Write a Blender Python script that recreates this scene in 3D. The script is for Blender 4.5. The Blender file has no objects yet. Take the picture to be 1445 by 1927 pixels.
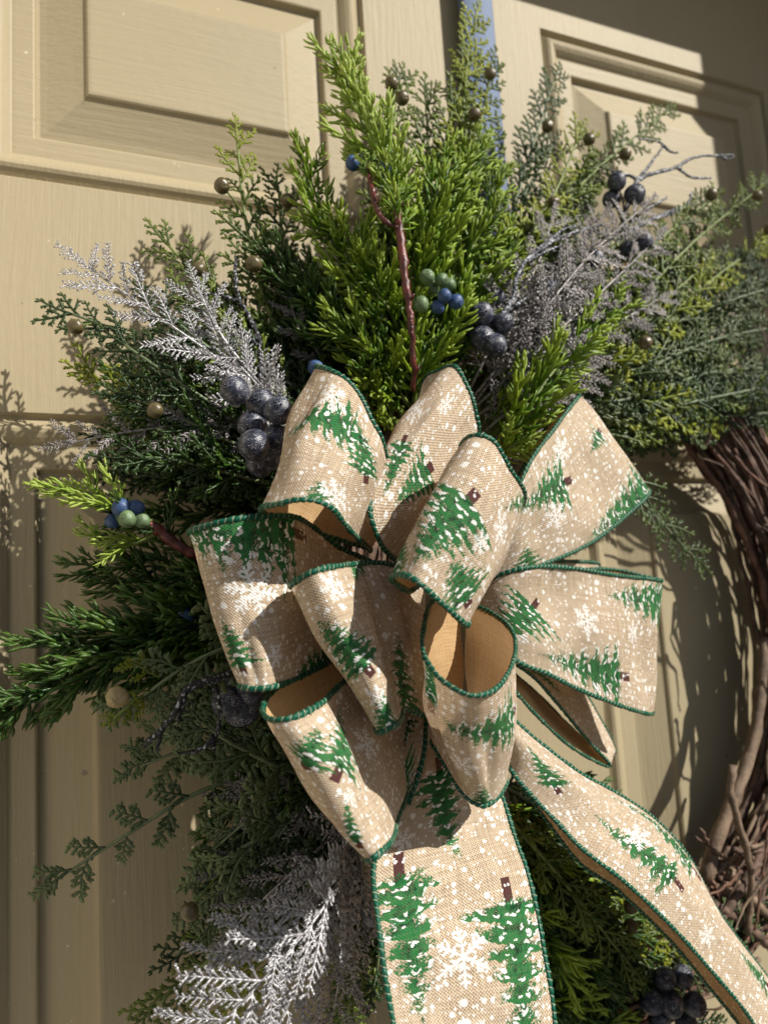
import bpy, math, random
import numpy as np
from mathutils import Vector, Matrix
random.seed(7); RNG = np.random.default_rng(7)
S = bpy.context.scene
COL = S.collection

# ------------------------------------------------------------------ camera
F, CX, CY = 1450.0, 722.5, 963.5
_X = np.array([3428, -23, F]); _X = _X/np.linalg.norm(_X)
_U = np.array([-775, -11634, F]); _U = _U - _X*(_U@_X); _U = _U/np.linalg.norm(_U)
R = np.stack([_X, np.cross(_U, _X), _U], 1)          # world -> camera (x right, y down, z forward)
AX = R.T@np.array([0, 0, 1.0])
Z0 = 1.35                                             # height of the picture's middle above the porch floor
CAM = -0.48*AX + np.array([0, 0, Z0])
cd = bpy.data.cameras.new('camera'); cam = bpy.data.objects.new('camera', cd); COL.objects.link(cam); S.camera = cam
cd.sensor_fit = 'VERTICAL'; cd.sensor_height = 36.0; cd.lens = F/1927*36.0
cd.clip_start = 0.01; cd.clip_end = 200
cd.dof.use_dof = True; cd.dof.focus_distance = 0.325; cd.dof.aperture_fstop = 9.5
r_, u_, b_ = R.T@np.array([1, 0, 0.]), -(R.T@np.array([0, 1., 0])), -AX
cam.matrix_world = Matrix(((r_[0], u_[0], b_[0], CAM[0]), (r_[1], u_[1], b_[1], CAM[1]), (r_[2], u_[2], b_[2], CAM[2]), (0, 0, 0, 1)))

def P(u, v, d=0.0):
    """the point d metres in front of the door face that the photograph shows at u, v"""
    r = R.T@np.array([(u-CX)/F, (v-CY)/F, 1.0]); t = (-d-CAM[1])/r[1]
    return CAM + r*t
def proj(p):
    q = (np.asarray(p)-CAM)@R.T
    return q[..., 0]/q[..., 2]*F+CX, q[..., 1]/q[..., 2]*F+CY, q[..., 2]

# ------------------------------------------------------------------ light
SA, SB = 0.84, 1.0                                   # the sun's rays run (-SA, +1, -SB): from the upper right onto the door
elev = math.atan2(SB, math.hypot(SA, 1)); rot = math.atan2(SA, -1)
W = bpy.data.worlds.new('World'); S.world = W; W.use_nodes = True
nt = W.node_tree; sky = nt.nodes.new('ShaderNodeTexSky'); sky.sky_type = 'NISHITA'; sky.sun_disc = False
sky.sun_elevation = elev; sky.sun_rotation = rot
bg = nt.nodes['Background']; bg.inputs['Strength'].default_value = 0.05
nt.links.new(sky.outputs[0], bg.inputs[0])
sl = bpy.data.lights.new('sun', 'SUN'); sl.energy = 5.0; sl.angle = math.radians(0.5); sl.color = (1.0, 0.945, 0.85)
so = bpy.data.objects.new('sun', sl); COL.objects.link(so)
so.rotation_euler = Vector((-SA, 1, -SB)).to_track_quat('-Z', 'Y').to_euler(); so.location = (2, -3, 4)
S.view_settings.view_transform = 'Standard'; S.view_settings.look = 'None'; S.view_settings.gamma = 1
S.view_settings.exposure = 0.5
S.cycles.max_bounces = 8; S.cycles.transmission_bounces = 4

# ------------------------------------------------------------------ helpers
class MB:
    """collects vertices and faces for one mesh"""
    def __init__(s): s.v = []; s.f = []; s.n = 0
    def add(s, v, f):
        v = np.asarray(v, float).reshape(-1, 3); s.v.append(v); s.f += [tuple(i+s.n for i in q) for q in f]; s.n += len(v)
    def tube(s, pts, rad, n=5, flat=1.0, normal=None, twist=0.0):
        pts = np.asarray(pts, float); k = len(pts); rad = np.broadcast_to(np.asarray(rad, float), (k,))
        t = np.gradient(pts, axis=0); t /= np.linalg.norm(t, axis=1)[:, None]+1e-12
        nrm = np.array([0, 0, 1.]) if normal is None else np.asarray(normal, float)
        V = []
        for i in range(k):
            b = np.cross(t[i], nrm)
            if np.linalg.norm(b) < 1e-3: b = np.cross(t[i], np.array([1., 0, 0]))
            b /= np.linalg.norm(b); c = np.cross(b, t[i])
            for j in range(n):
                a = 2*math.pi*j/n + twist*i
                V.append(pts[i] + rad[i]*(b*math.cos(a) + c*math.sin(a)*flat))
        Fc = []
        for i in range(k-1):
            for j in range(n):
                j2 = (j+1) % n
                Fc.append((i*n+j, i*n+j2, (i+1)*n+j2, (i+1)*n+j))
        Fc.append(tuple(range(n-1, -1, -1))); Fc.append(tuple((k-1)*n+j for j in range(n)))
        s.add(V, Fc)
    def box(s, lo, hi):
        x0, y0, z0 = lo; x1, y1, z1 = hi
        s.add([(x0,y0,z0),(x1,y0,z0),(x1,y1,z0),(x0,y1,z0),(x0,y0,z1),(x1,y0,z1),(x1,y1,z1),(x0,y1,z1)],
              [(0,3,2,1),(4,5,6,7),(0,1,5,4),(1,2,6,5),(2,3,7,6),(3,0,4,7)])
    def mesh(s, name, mat, smooth=True):
        me = bpy.data.meshes.new(name)
        me.from_pydata(np.concatenate(s.v).tolist(), [], s.f)
        if smooth: me.polygons.foreach_set('use_smooth', [True]*len(me.polygons))
        for m in (mat if isinstance(mat, (list, tuple)) else [mat]): me.materials.append(m)
        return me

def link(name, data, parent=None, mw=None):
    o = bpy.data.objects.new(name, data); COL.objects.link(o)
    if parent is not None: o.parent = parent
    if mw is not None: o.matrix_local = mw
    return o
def tag(o, label=None, cat=None, group=None, kind=None):
    for k, v in (('label', label), ('category', cat), ('group', group), ('kind', kind)):
        if v: o[k] = v
    return o
def thing(name, loc, label, cat, group=None):
    o = link(name, None); o.location = tuple(loc); o.empty_display_size = 0.01
    return tag(o, label, cat, group)

def rv(s): return np.array([random.uniform(-s, s) for _ in range(3)])
def spline(pts, n):
    """Catmull-Rom through pts, n samples"""
    p = np.asarray(pts, float)
    if len(p) == 2: return p[0] + (p[1]-p[0])*np.linspace(0, 1, n)[:, None]
    q = np.vstack([2*p[0]-p[1], p, 2*p[-1]-p[-2]])
    out = []
    for x in np.linspace(0, len(p)-1-1e-9, n):
        i = int(x); t = x-i; a, b, c, d = q[i:i+4]
        out.append(.5*((2*b)+(-a+c)*t+(2*a-5*b+4*c-d)*t*t+(-a+3*b-3*c+d)*t**3))
    return np.array(out)
def resample(pts, n):
    s = np.r_[0, np.cumsum(np.linalg.norm(np.diff(pts, axis=0), axis=1))]
    t = np.linspace(0, s[-1], n)
    return np.stack([np.interp(t, s, pts[:, k]) for k in range(pts.shape[1])], 1), s[-1]

# ------------------------------------------------------------------ materials
class X:
    """arithmetic on node sockets"""
    def __init__(s, nt, k): s.nt = nt; s.k = k
    def _m(s, op, *a, clamp=False):
        n = s.nt.nodes.new('ShaderNodeMath'); n.operation = op; n.use_clamp = clamp
        for i, v in enumerate(a):
            if isinstance(v, X): s.nt.links.new(v.k, n.inputs[i])
            else: n.inputs[i].default_value = v
        return X(s.nt, n.outputs[0])
    def __add__(s, o): return s._m('ADD', s, o)
    __radd__ = __add__
    def __sub__(s, o): return s._m('SUBTRACT', s, o)
    def __rsub__(s, o): return s._m('SUBTRACT', o, s)
    def __mul__(s, o): return s._m('MULTIPLY', s, o)
    __rmul__ = __mul__
    def __truediv__(s, o): return s._m('DIVIDE', s, o)
    def abs(s): return s._m('ABSOLUTE', s)
    def sin(s): return s._m('SINE', s)
    def cos(s): return s._m('COSINE', s)
    def fract(s): return s._m('FRACT', s)
    def pow(s, e): return s._m('POWER', s, e)
    def lt(s, o): return s._m('LESS_THAN', s, o)
    def gt(s, o): return s._m('GREATER_THAN', s, o)
    def max(s, o): return s._m('MAXIMUM', s, o)
    def min(s, o): return s._m('MINIMUM', s, o)
    def step(s, lo, hi):
        n = s.nt.nodes.new('ShaderNodeMapRange'); n.interpolation_type = 'SMOOTHSTEP'
        s.nt.links.new(s.k, n.inputs[0]); n.inputs[1].default_value = lo; n.inputs[2].default_value = hi
        return X(s.nt, n.outputs[0])
def comb(nt, x, y, z=0.0):
    n = nt.nodes.new('ShaderNodeCombineXYZ')
    for i, v in enumerate((x, y, z)):
        if isinstance(v, X): nt.links.new(v.k, n.inputs[i])
        else: n.inputs[i].default_value = v
    return n.outputs[0]
def noise(nt, vec, scale, detail=2.0, rough=0.5, out=0, dist=0.0):
    n = nt.nodes.new('ShaderNodeTexNoise'); n.inputs['Scale'].default_value = scale; n.inputs['Detail'].default_value = detail
    n.inputs['Roughness'].default_value = rough; n.inputs['Distortion'].default_value = dist
    if vec is not None: nt.links.new(vec, n.inputs['Vector'])
    return X(nt, n.outputs[out])
def mixc(nt, f, a, b):
    n = nt.nodes.new('ShaderNodeMix'); n.data_type = 'RGBA'
    for i, v in ((0, f), (6, a), (7, b)):
        if isinstance(v, X): nt.links.new(v.k, n.inputs[i])
        elif hasattr(v, 'is_output'): nt.links.new(v, n.inputs[i])
        elif i == 0: n.inputs[i].default_value = v
        else: n.inputs[i].default_value = (*v, 1)
    return n.outputs[2]
def mat(name):
    m = bpy.data.materials.new(name); m.use_nodes = True
    return m, m.node_tree, m.node_tree.nodes['Principled BSDF']
def bump(nt, h, strength, dist, b):
    n = nt.nodes.new('ShaderNodeBump'); n.inputs['Strength'].default_value = strength; n.inputs['Distance'].default_value = dist
    nt.links.new(h.k, n.inputs['Height']); nt.links.new(n.outputs[0], b.inputs['Normal']); return n
def coord(nt, which='Object'):
    return nt.nodes.new('ShaderNodeTexCoord').outputs[which]
def scaled(nt, vec, s):
    n = nt.nodes.new('ShaderNodeMapping'); n.inputs['Scale'].default_value = s; nt.links.new(vec, n.inputs['Vector']); return n.outputs[0]

def leaf_mat(name, c1, c2, tip=None, rough=0.24, transl=0.22, sparkle=0.6):
    m, nt, b = mat(name); c = coord(nt)
    oi = nt.nodes.new('ShaderNodeObjectInfo'); rnd = X(nt, oi.outputs['Random'])
    n1 = noise(nt, c, 120, 2)
    f = (rnd*0.65 + n1*0.6 - 0.15).min(1.0).max(0.0)
    col = mixc(nt, f, c1, c2)
    if tip:                                           # new growth at the ends of a branchlet is a paler green
        sp = nt.nodes.new('ShaderNodeSeparateXYZ'); nt.links.new(c, sp.inputs[0])
        col = mixc(nt, X(nt, sp.outputs[1]).step(0.010, 0.034)*0.6, col, tip)
    dry = noise(nt, c, 210, 2, .6).step(.62, .68)*noise(nt, c, 45, 1).step(.48, .60)
    col = mixc(nt, dry*.65, col, (.16, .10, .035))
    nt.links.new(col, b.inputs['Base Color'])
    b.inputs['Roughness'].default_value = rough; b.inputs['Specular IOR Level'].default_value = 0.42
    bump(nt, noise(nt, c, 900, 3, 0.7), sparkle, 0.0006, b)
    tr = nt.nodes.new('ShaderNodeBsdfTranslucent'); nt.links.new(col, tr.inputs[0])
    mx = nt.nodes.new('ShaderNodeMixShader'); mx.inputs[0].default_value = transl
    nt.links.new(b.outputs[0], mx.inputs[1]); nt.links.new(tr.outputs[0], mx.inputs[2])
    nt.links.new(mx.outputs[0], nt.nodes['Material Output'].inputs[0])
    return m
M = {}
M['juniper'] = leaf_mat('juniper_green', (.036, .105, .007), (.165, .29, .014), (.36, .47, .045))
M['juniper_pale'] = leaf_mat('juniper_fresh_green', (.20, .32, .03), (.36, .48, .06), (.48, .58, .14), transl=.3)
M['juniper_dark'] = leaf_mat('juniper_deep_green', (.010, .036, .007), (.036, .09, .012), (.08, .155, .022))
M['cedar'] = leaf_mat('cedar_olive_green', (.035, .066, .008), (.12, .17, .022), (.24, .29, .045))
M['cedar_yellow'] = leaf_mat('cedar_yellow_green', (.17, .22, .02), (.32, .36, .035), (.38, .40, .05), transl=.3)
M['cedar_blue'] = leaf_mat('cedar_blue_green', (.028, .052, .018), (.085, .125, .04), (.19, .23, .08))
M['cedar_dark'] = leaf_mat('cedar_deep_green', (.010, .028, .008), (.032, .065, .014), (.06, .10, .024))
M['lobed'] = leaf_mat('lobed_sage_green', (.05, .085, .036), (.115, .16, .065), (.24, .30, .13), rough=.45)

def metal_mat(name, c1, c2, metallic, rough, sparkle, lo=.35, hi=.65):
    m, nt, b = mat(name); c = coord(nt)
    n = noise(nt, c, 700, 2)
    nt.links.new(mixc(nt, n.step(lo, hi), c1, c2), b.inputs['Base Color'])
    b.inputs['Metallic'].default_value = metallic; b.inputs['Roughness'].default_value = rough
    bump(nt, noise(nt, c, 1600, 2, .7), sparkle, 0.0006, b); return m
M['silver'] = metal_mat('silver_glitter', (.20, .197, .212), (.50, .49, .505), .35, .36, .45)
M['mauve'] = metal_mat('mauve_grey_glitter', (.11, .10, .10), (.34, .315, .31), .3, .36, .5)
M['twig_black'] = metal_mat('black_glitter_twig', (.006, .007, .012), (.42, .43, .47), .2, .32, 1.0, .56, .66)
M['twig_grey'] = metal_mat('grey_frosted_twig', (.022, .025, .034), (.40, .41, .45), .2, .45, 1.0, .48, .64)

def berry_mat(name, c1, c2, frost, amount, rough=.4):
    m, nt, b = mat(name); c = coord(nt)
    base = mixc(nt, noise(nt, c, 220, 3), c1, c2)
    g = noise(nt, c, 2100, 2, .8).step(.62-amount, .72-amount)*noise(nt, c, 260, 3).step(.35, .65)
    nt.links.new(mixc(nt, g, base, frost), b.inputs['Base Color'])
    b.inputs['Roughness'].default_value = rough
    bump(nt, noise(nt, c, 1500, 2, .7), .35, 0.0005, b); return m
M['berry_navy'] = berry_mat('navy_frosted_berry', (.006, .008, .020), (.018, .022, .045), (.42, .43, .48), .10, .42)
M['berry_blue'] = berry_mat('blue_juniper_berry', (.012, .035, .11), (.04, .09, .22), (.30, .42, .60), .02, .5)
M['berry_green'] = berry_mat('green_juniper_berry', (.055, .10, .045), (.13, .20, .085), (.40, .48, .34), .05, .5)
M['seed'] = berry_mat('brown_seed_cone', (.05, .040, .017), (.125, .098, .042), (.30, .25, .13), .0, .3)
M['seed_tan'] = berry_mat('tan_seed_cone', (.19, .14, .06), (.34, .27, .13), (.48, .41, .25), .0, .35)

def stem_mat(name, c1, c2, rough=.45, sc=160):
    m, nt, b = mat(name); c = coord(nt)
    n = noise(nt, c, sc, 4, .65)
    nt.links.new(mixc(nt, n.step(.3, .7), c1, c2), b.inputs['Base Color']); b.inputs['Roughness'].default_value = rough
    bump(nt, noise(nt, c, 420, 4, .7), .7, 0.0008, b); return m
M['stem_red'] = stem_mat('red_brown_bark', (.035, .007, .005), (.14, .026, .018), .35)
M['stem_green'] = stem_mat('green_stem', (.075, .12, .02), (.16, .20, .04))
M['stem_sage'] = stem_mat('sage_stem', (.07, .10, .05), (.13, .17, .08))
M['vine'] = stem_mat('grapevine_bark', (.030, .018, .013), (.15, .088, .06), .75, 120)
M['vine_pale'] = stem_mat('grapevine_pale_bark', (.085, .055, .035), (.21, .145, .095), .75, 120)
M['vine_red'] = stem_mat('grapevine_red_bark', (.06, .026, .017), (.20, .095, .058), .7, 120)

def paint(name, stretch):
    m, nt, b = mat(name); c = coord(nt)
    big = noise(nt, c, 5, 3)
    col = mixc(nt, big.step(.3, .7), (.305, .256, .163), (.327, .275, .176))
    speck = noise(nt, c, 260, 1).step(.79, .80)
    dirt = noise(nt, scaled(nt, c, (14, 14, 5)), 1.0, 5, .65).step(.52, .80)
    col = mixc(nt, dirt*.16, col, (.20, .175, .13))
    pit = noise(nt, c, 150, 1).step(.795, .80)
    col = mixc(nt, pit*.6, col, (.12, .10, .08))
    nt.links.new(mixc(nt, speck*.5, col, (.60, .55, .43)), b.inputs['Base Color'])
    b.inputs['Roughness'].default_value = .55; b.inputs['Specular IOR Level'].default_value = .22
    wob = noise(nt, c, 9, 2, out=1)
    v = nt.nodes.new('ShaderNodeVectorMath'); v.operation = 'MULTIPLY_ADD'
    nt.links.new(wob.k, v.inputs[0]); v.inputs[1].default_value = (.008, .008, .008); nt.links.new(c, v.inputs[2])
    s1 = noise(nt, scaled(nt, v.outputs[0], stretch), 1.0, 4, .6)
    s2 = noise(nt, c, 130, 3, .6)
    bump(nt, s1 + s2*.5, .38, .0010, b); return m
M['paint_v'] = paint('tan_door_paint_vertical_brushing', (420, 420, 22))
M['paint_h'] = paint('tan_door_paint_horizontal_brushing', (22, 420, 420))

m, nt, b = mat('hanger_metal'); M['hanger'] = m
b.inputs['Base Color'].default_value = (.085, .12, .195, 1); b.inputs['Metallic'].default_value = .15; b.inputs['Roughness'].default_value = .62; b.inputs['Specular IOR Level'].default_value = .25
bump(nt, noise(nt, scaled(nt, coord(nt), (300, 300, 8)), 1.0, 3), .08, .0006, b)
m, nt, b = mat('masonry'); M['masonry'] = m
nt.links.new(mixc(nt, noise(nt, coord(nt), 14, 5), (.40, .34, .27), (.52, .46, .38)), b.inputs['Base Color']); b.inputs['Roughness'].default_value = .85
bump(nt, noise(nt, coord(nt), 90, 4), .4, .004, b)
m, nt, b = mat('cream_bounce_paint'); M['bounce_paint'] = m  # pale cream for the unseen left side, to bounce sun onto the door
nt.links.new(mixc(nt, noise(nt, coord(nt), 8, 4), (.66, .60, .50), (.74, .68, .57)), b.inputs['Base Color']); b.inputs['Roughness'].default_value = .6
bump(nt, noise(nt, coord(nt), 120, 4), .2, .002, b)
m, nt, b = mat('porch_concrete'); M['concrete'] = m
nt.links.new(mixc(nt, noise(nt, coord(nt), 6, 6), (.12, .116, .11), (.17, .164, .155)), b.inputs['Base Color']); b.inputs['Roughness'].default_value = .9
bump(nt, noise(nt, coord(nt), 60, 4), .4, .004, b)

m, nt, b = mat('green_stitched_cord'); M['trim'] = m
uvn = nt.nodes.new('ShaderNodeUVMap'); sp = nt.nodes.new('ShaderNodeSeparateXYZ'); nt.links.new(uvn.outputs[0], sp.inputs[0])
su, av = X(nt, sp.outputs[0]), X(nt, sp.outputs[1])
ph = (su/0.0027 + av).fract()                          # helix of over-stitching
gap = ((ph-.5).abs().gt(.44))*noise(nt, uvn.outputs[0], 160, 1).gt(.5)
gr = mixc(nt, noise(nt, coord(nt), 900, 2), (.0, .034, .019), (.002, .100, .054))
nt.links.new(mixc(nt, gap*.9, gr, (.62, .55, .40)), b.inputs['Base Color']); b.inputs['Roughness'].default_value = .42
b.inputs['Specular IOR Level'].default_value = .25
bump(nt, ((ph-.5).abs()*2.0).pow(2.0)*-1.0 + noise(nt, coord(nt), 2200, 2)*.4, .6, .0006, b)

# ------- printed burlap: node groups for the motifs
def group(name, ins, outs):
    g = bpy.data.node_groups.new(name, 'ShaderNodeTree')
    for i, t in ins: g.interface.new_socket(i, in_out='INPUT', socket_type=t)
    for o in outs: g.interface.new_socket(o, in_out='OUTPUT', socket_type='NodeSocketFloat')
    gi = g.nodes.new('NodeGroupInput'); go = g.nodes.new('NodeGroupOutput')
    return g, gi, go
FLT, VEC = 'NodeSocketFloat', 'NodeSocketVector'
def sep(nt, k):
    n = nt.nodes.new('ShaderNodeSeparateXYZ'); nt.links.new(k, n.inputs[0]); return X(nt, n.outputs[0]), X(nt, n.outputs[1]), X(nt, n.outputs[2])
g, gi, go = group('fir_tree_print', [('uv', VEC), ('base', VEC), ('axis', VEC), ('length', FLT), ('half', FLT), ('seed', FLT)], ['green', 'snow', 'trunk', 'tone'])
TREE = g
px, py, _ = sep(g, gi.outputs[0]); bx, by, _ = sep(g, gi.outputs[1]); ax, ay, _ = sep(g, gi.outputs[2])
Ln, Hf, Sd = X(g, gi.outputs[3]), X(g, gi.outputs[4]), X(g, gi.outputs[5])
qx, qy = px-bx, py-by
t = (qx*ax + qy*ay)/Ln; x = (qx*ay - qy*ax)/Hf         # t 0 at the foot .. 1 at the tip, x -1..1 across
xa = x.abs()
vec = comb(g, px*1000.0, py*1000.0, Sd)
n1 = noise(g, vec, .55, 2, .6); n2 = noise(g, vec, 1.5, 2, .6); n3 = noise(g, vec, .22, 1)
tt = t + xa*0.10 + (n3-.5)*.10
saw = (tt*8.0 + Sd).fract()
env = (1.0-t)._m('MAXIMUM', 1.0-t, 0.0).pow(.85)*(.36 + saw*.76) + (n2-.5)*.85 + (n1-.5)*.45
inside = (t + (n2-.5)*.16 + (n1-.5)*.08).gt(-.01)*t.lt(1.02)
green = env.step(0.0, .06)._m('MULTIPLY', (env-xa).step(0.0, .07), inside)
sv = comb(g, x*Hf*270.0, tt*Ln*640.0, Sd+3.0)
sv2 = comb(g, x*Hf*225.0 + (n1-.5)*.9, tt*Ln*500.0 + (n2-.5)*.7, Sd)
vr = g.nodes.new('ShaderNodeTexVoronoi'); vr.voronoi_dimensions = '2D'; vr.inputs['Scale'].default_value = 1.0; vr.inputs['Randomness'].default_value = .9
g.links.new(sv2, vr.inputs['Vector']); vc0, vc1, _ = sep(g, vr.outputs['Color'])
snow = X(g, vr.outputs['Distance']).lt(vc0*.25 + .15)*vc1.gt(.30)*(env+.08-xa).step(0.0, .05)*inside*(1.0-t).gt(.06)
trunk = (xa*Hf).lt(.0021)*t.gt(-.17)*t.lt(.05)
tone = (n1*.9 + n3*.6 + saw*.35).step(.55, 1.05)
for k, s_ in (('green', green), ('snow', snow), ('trunk', trunk), ('tone', tone)): g.links.new(s_.k, go.inputs[k])

g, gi, go = group('snowflake_print', [('uv', VEC), ('centre', VEC), ('radius', FLT), ('turn', FLT)], ['white'])
FLAKE = g
px, py, _ = sep(g, gi.outputs[0]); bx, by, _ = sep(g, gi.outputs[1]); Rr, Tn = X(g, gi.outputs[2]), X(g, gi.outputs[3])
qx, qy = px-bx, py-by
nz = noise(g, comb(g, px*1000.0, py*1000.0, 5.0), .9, 2)
rr = (qx*qx + qy*qy).pow(.5)/Rr
th = qy._m('ARCTAN2', qy, qx)/(math.pi/3) + Tn + 6.0
phi = (th.fract()-.5)*(math.pi/3)
ux, uy = rr*phi.cos(), (rr*phi.sin()).abs()
wv = .048 + (nz-.5)*.09
arm = uy.lt(wv)*ux.lt(1.0)
w_ = arm
for x0, ln in ((.30, .22), (.52, .30), (.74, .20)):
    ex, ey = ux-x0, uy
    dd = (ex*.8192 - ey*.5736).abs(); al = ex*.5736 + ey*.8192
    w_ = w_.max(dd.lt(wv)*al.gt(0.0)*al.lt(ln))
g.links.new(w_.k, go.inputs[0])

g, gi, go = group('snow_dots_print', [('uv', VEC)], ['white'])
DOTS = g
wq = noise(g, gi.outputs[0], 500, 2, out=1)
vm = g.nodes.new('ShaderNodeVectorMath'); vm.operation = 'MULTIPLY_ADD'; vm.inputs[1].default_value = (.0011, .0011, 0)
g.links.new(wq.k, vm.inputs[0]); g.links.new(gi.outputs[0], vm.inputs[2])
acc = None
for sc, rad, keep in ((185, .25, .70), (320, .31, .68), (600, .33, .78)):
    vn = g.nodes.new('ShaderNodeTexVoronoi'); vn.voronoi_dimensions = '2D'; vn.inputs['Scale'].default_value = sc
    g.links.new(vm.outputs[0], vn.inputs['Vector'])
    cr, cg, _ = sep(g, vn.outputs['Color'])
    dot = X(g, vn.outputs['Distance']).lt(cr*rad + .04)*cg.gt(keep)
    acc = dot if acc is None else acc.max(dot)
g.links.new(acc.k, go.inputs[0])

def ribbon_mat(name, trees, flakes):
    m, nt, b = mat(name)
    uv = nt.nodes.new('ShaderNodeUVMap').outputs[0]
    s, w, _ = sep(nt, uv)
    p = .00128
    n_s = noise(nt, comb(nt, s*60.0, w*1400.0, 1.0), 1.0, 2); n_w = noise(nt, comb(nt, s*1400.0, w*60.0, 2.0), 1.0, 2)
    cell = (s*(2*math.pi/p) + (n_s-.5)*1.5).sin()*(w*(2*math.pi/p) + (n_w-.5)*1.5).sin()
    tone = cell*.46 + .5 + (n_s-.5)*.85 + (n_w-.5)*.85
    fab = mixc(nt, tone.min(1.0).max(0.0), (.19, .130, .079), (.73, .605, .455))
    gold = noise(nt, uv, 2300, 1).step(.70, .74)
    inner = mixc(nt, tone.min(1.0).max(0.0), (.33, .20, .09), (.64, .45, .25))
    G = Wt = B = T = None
    for (bx, by), (ax, ay), L, H, sd in trees:
        n = nt.nodes.new('ShaderNodeGroup'); n.node_tree = TREE; nt.links.new(uv, n.inputs[0])
        n.inputs[1].default_value = (bx, by, 0); n.inputs[2].default_value = (ax, ay, 0); n.inputs[3].default_value = L
        n.inputs[4].default_value = H; n.inputs[5].default_value = sd
        o = [X(nt, k) for k in n.outputs]
        G = o[0] if G is None else G.max(o[0]); Wt = o[1] if Wt is None else Wt.max(o[1])
        B = o[2] if B is None else B.max(o[2]); T = o[3]*o[0] if T is None else T.max(o[3]*o[0])
    n = nt.nodes.new('ShaderNodeGroup'); n.node_tree = DOTS; nt.links.new(uv, n.inputs[0]); white = X(nt, n.outputs[0])
    if G is not None: white = white*(1.0-G)
    for (cx_, cy_), rad, turn in flakes:
        rad *= .85
        n = nt.nodes.new('ShaderNodeGroup'); n.node_tree = FLAKE; nt.links.new(uv, n.inputs[0])
        n.inputs[1].default_value = (cx_, cy_, 0); n.inputs[2].default_value = rad; n.inputs[3].default_value = turn
        white = white.max(X(nt, n.outputs[0]))
    col = mixc(nt, gold*.5, fab, (.80, .62, .30)); weavegap_w = tone.step(.10, .40)
    if G is not None:
        col = mixc(nt, B, col, (.075, .03, .03))
        weavegap = (tone).step(.15, .45)
        gcol = mixc(nt, T, (.001, .018, .010), (.013, .145, .040))
        col = mixc(nt, G*(weavegap*.40+.60), col, gcol)
        white = white.max(Wt)
    col = mixc(nt, white*(weavegap_w*.25+.72), col, (.80, .79, .77))
    bf = X(nt, nt.nodes.new('ShaderNodeNewGeometry').outputs['Backfacing'])
    if G is not None: inner = mixc(nt, G*.45, inner, (.06, .13, .03))
    col = mixc(nt, bf, col, inner)
    nt.links.new(col, b.inputs['Base Color']); b.inputs['Roughness'].default_value = .75; b.inputs['Specular IOR Level'].default_value = .10
    bump(nt, cell*.5 + n_s*.6 + n_w*.6 + white*1.0, .55, .00035, b)
    tr = nt.nodes.new('ShaderNodeBsdfTranslucent'); nt.links.new(mixc(nt, (1.0-G)*.55 if G is not None else .55, col, (.66, .44, .25)), tr.inputs[0])
    mx = nt.nodes.new('ShaderNodeMixShader'); mx.inputs[0].default_value = .20
    nt.links.new(b.outputs[0], mx.inputs[1]); nt.links.new(tr.outputs[0], mx.inputs[2])
    nt.links.new(mx.outputs[0], nt.nodes['Material Output'].inputs[0])
    return m

# ------------------------------------------------------------------ setting: porch floor, masonry round the doorway
mb = MB(); n = 24; e = np.linspace(-1, 1, n); xs = np.sign(e)*np.abs(e)**2*40; ys = np.sign(e)*np.abs(e)**2*40
V = [(x_, y_, 0) for y_ in ys for x_ in xs]; mb.add(V, [(j*n+i, j*n+i+1, (j+1)*n+i+1, (j+1)*n+i) for j in range(n-1) for i in range(n-1)])
tag(link('porch_floor', mb.mesh('porch_floor', M['concrete'], False)), kind='structure')
DX0, DX1, DZ1 = -0.377, 0.537, Z0+0.50                 # door leaf edges
JD = (DX1-0.311)/SA; HD = (0.50-0.385)/SB              # how far the side and the head of the doorway stand out
mb = MB(); mb.box((DX1+.004, -JD, 0), (DX1+1.2, .12, 3.0)); tag(link('wall', mb.mesh('wall', M['masonry'], False)), kind='structure')
mb = MB(); mb.box((DX0-1.2, -JD, 0), (DX0-.004, .12, 3.0)); tag(link('wall', mb.mesh('wall', M['bounce_paint'], False)), kind='structure')  # unseen left side, deepened and made cream to bounce sunlight onto the door
mb = MB(); mb.box((DX0-.004, -HD, DZ1+.004), (DX1+.004, .12, 3.0)); tag(link('wall', mb.mesh('wall', M['masonry'], False)), kind='structure')

# ------------------------------------------------------------------ door with moulded panels
door = thing('front_door', (0.08, 0, 0), 'tan painted front door with moulded raised panels behind the wreath', 'door')
DO = Vector((0.08, 0, 0))
def dloc(me, name, parent, lab=None):
    o = link(name, me, parent); o.matrix_parent_inverse = Matrix.Identity(4); o.location = (0, 0, 0)
    if lab: o['label'] = lab
    return o
pan = {'L': (-.227, .007), 'R': (.1525, .387)}
rows = [(Z0-1.12, Z0-.62), (Z0-.56, Z0+.0546), (Z0+.1865, Z0+.3712)]
xc = [DX0, -.227, .007, .1525, .387, DX1]; zc = [0.01] + [z for r_ in rows for z in r_] + [DZ1]
mb = MB()
def grid_face(x0, x1, z0, z1):
    mb.add([(x0-.08, 0, z0), (x1-.08, 0, z0), (x1-.08, 0, z1), (x0-.08, 0, z1)], [(0, 1, 2, 3)])
for i in range(5):
    for j in range(len(zc)-1):
        if i in (1, 3) and j in (1, 3, 5): continue
        grid_face(xc[i], xc[i+1], zc[j], zc[j+1])
x0, x1, z0, z1 = DX0-.08, DX1-.08, zc[0], zc[-1]
mb.add([(x0,0,z0),(x1,0,z0),(x1,0,z1),(x0,0,z1),(x0,.044,z0),(x1,.044,z0),(x1,.044,z1),(x0,.044,z1)], [(4,7,6,5),(0,4,5,1),(1,5,6,2),(2,6,7,3),(3,7,4,0)])
dloc(mb.mesh('slab', M['paint_v'], False), 'slab', door)
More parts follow.
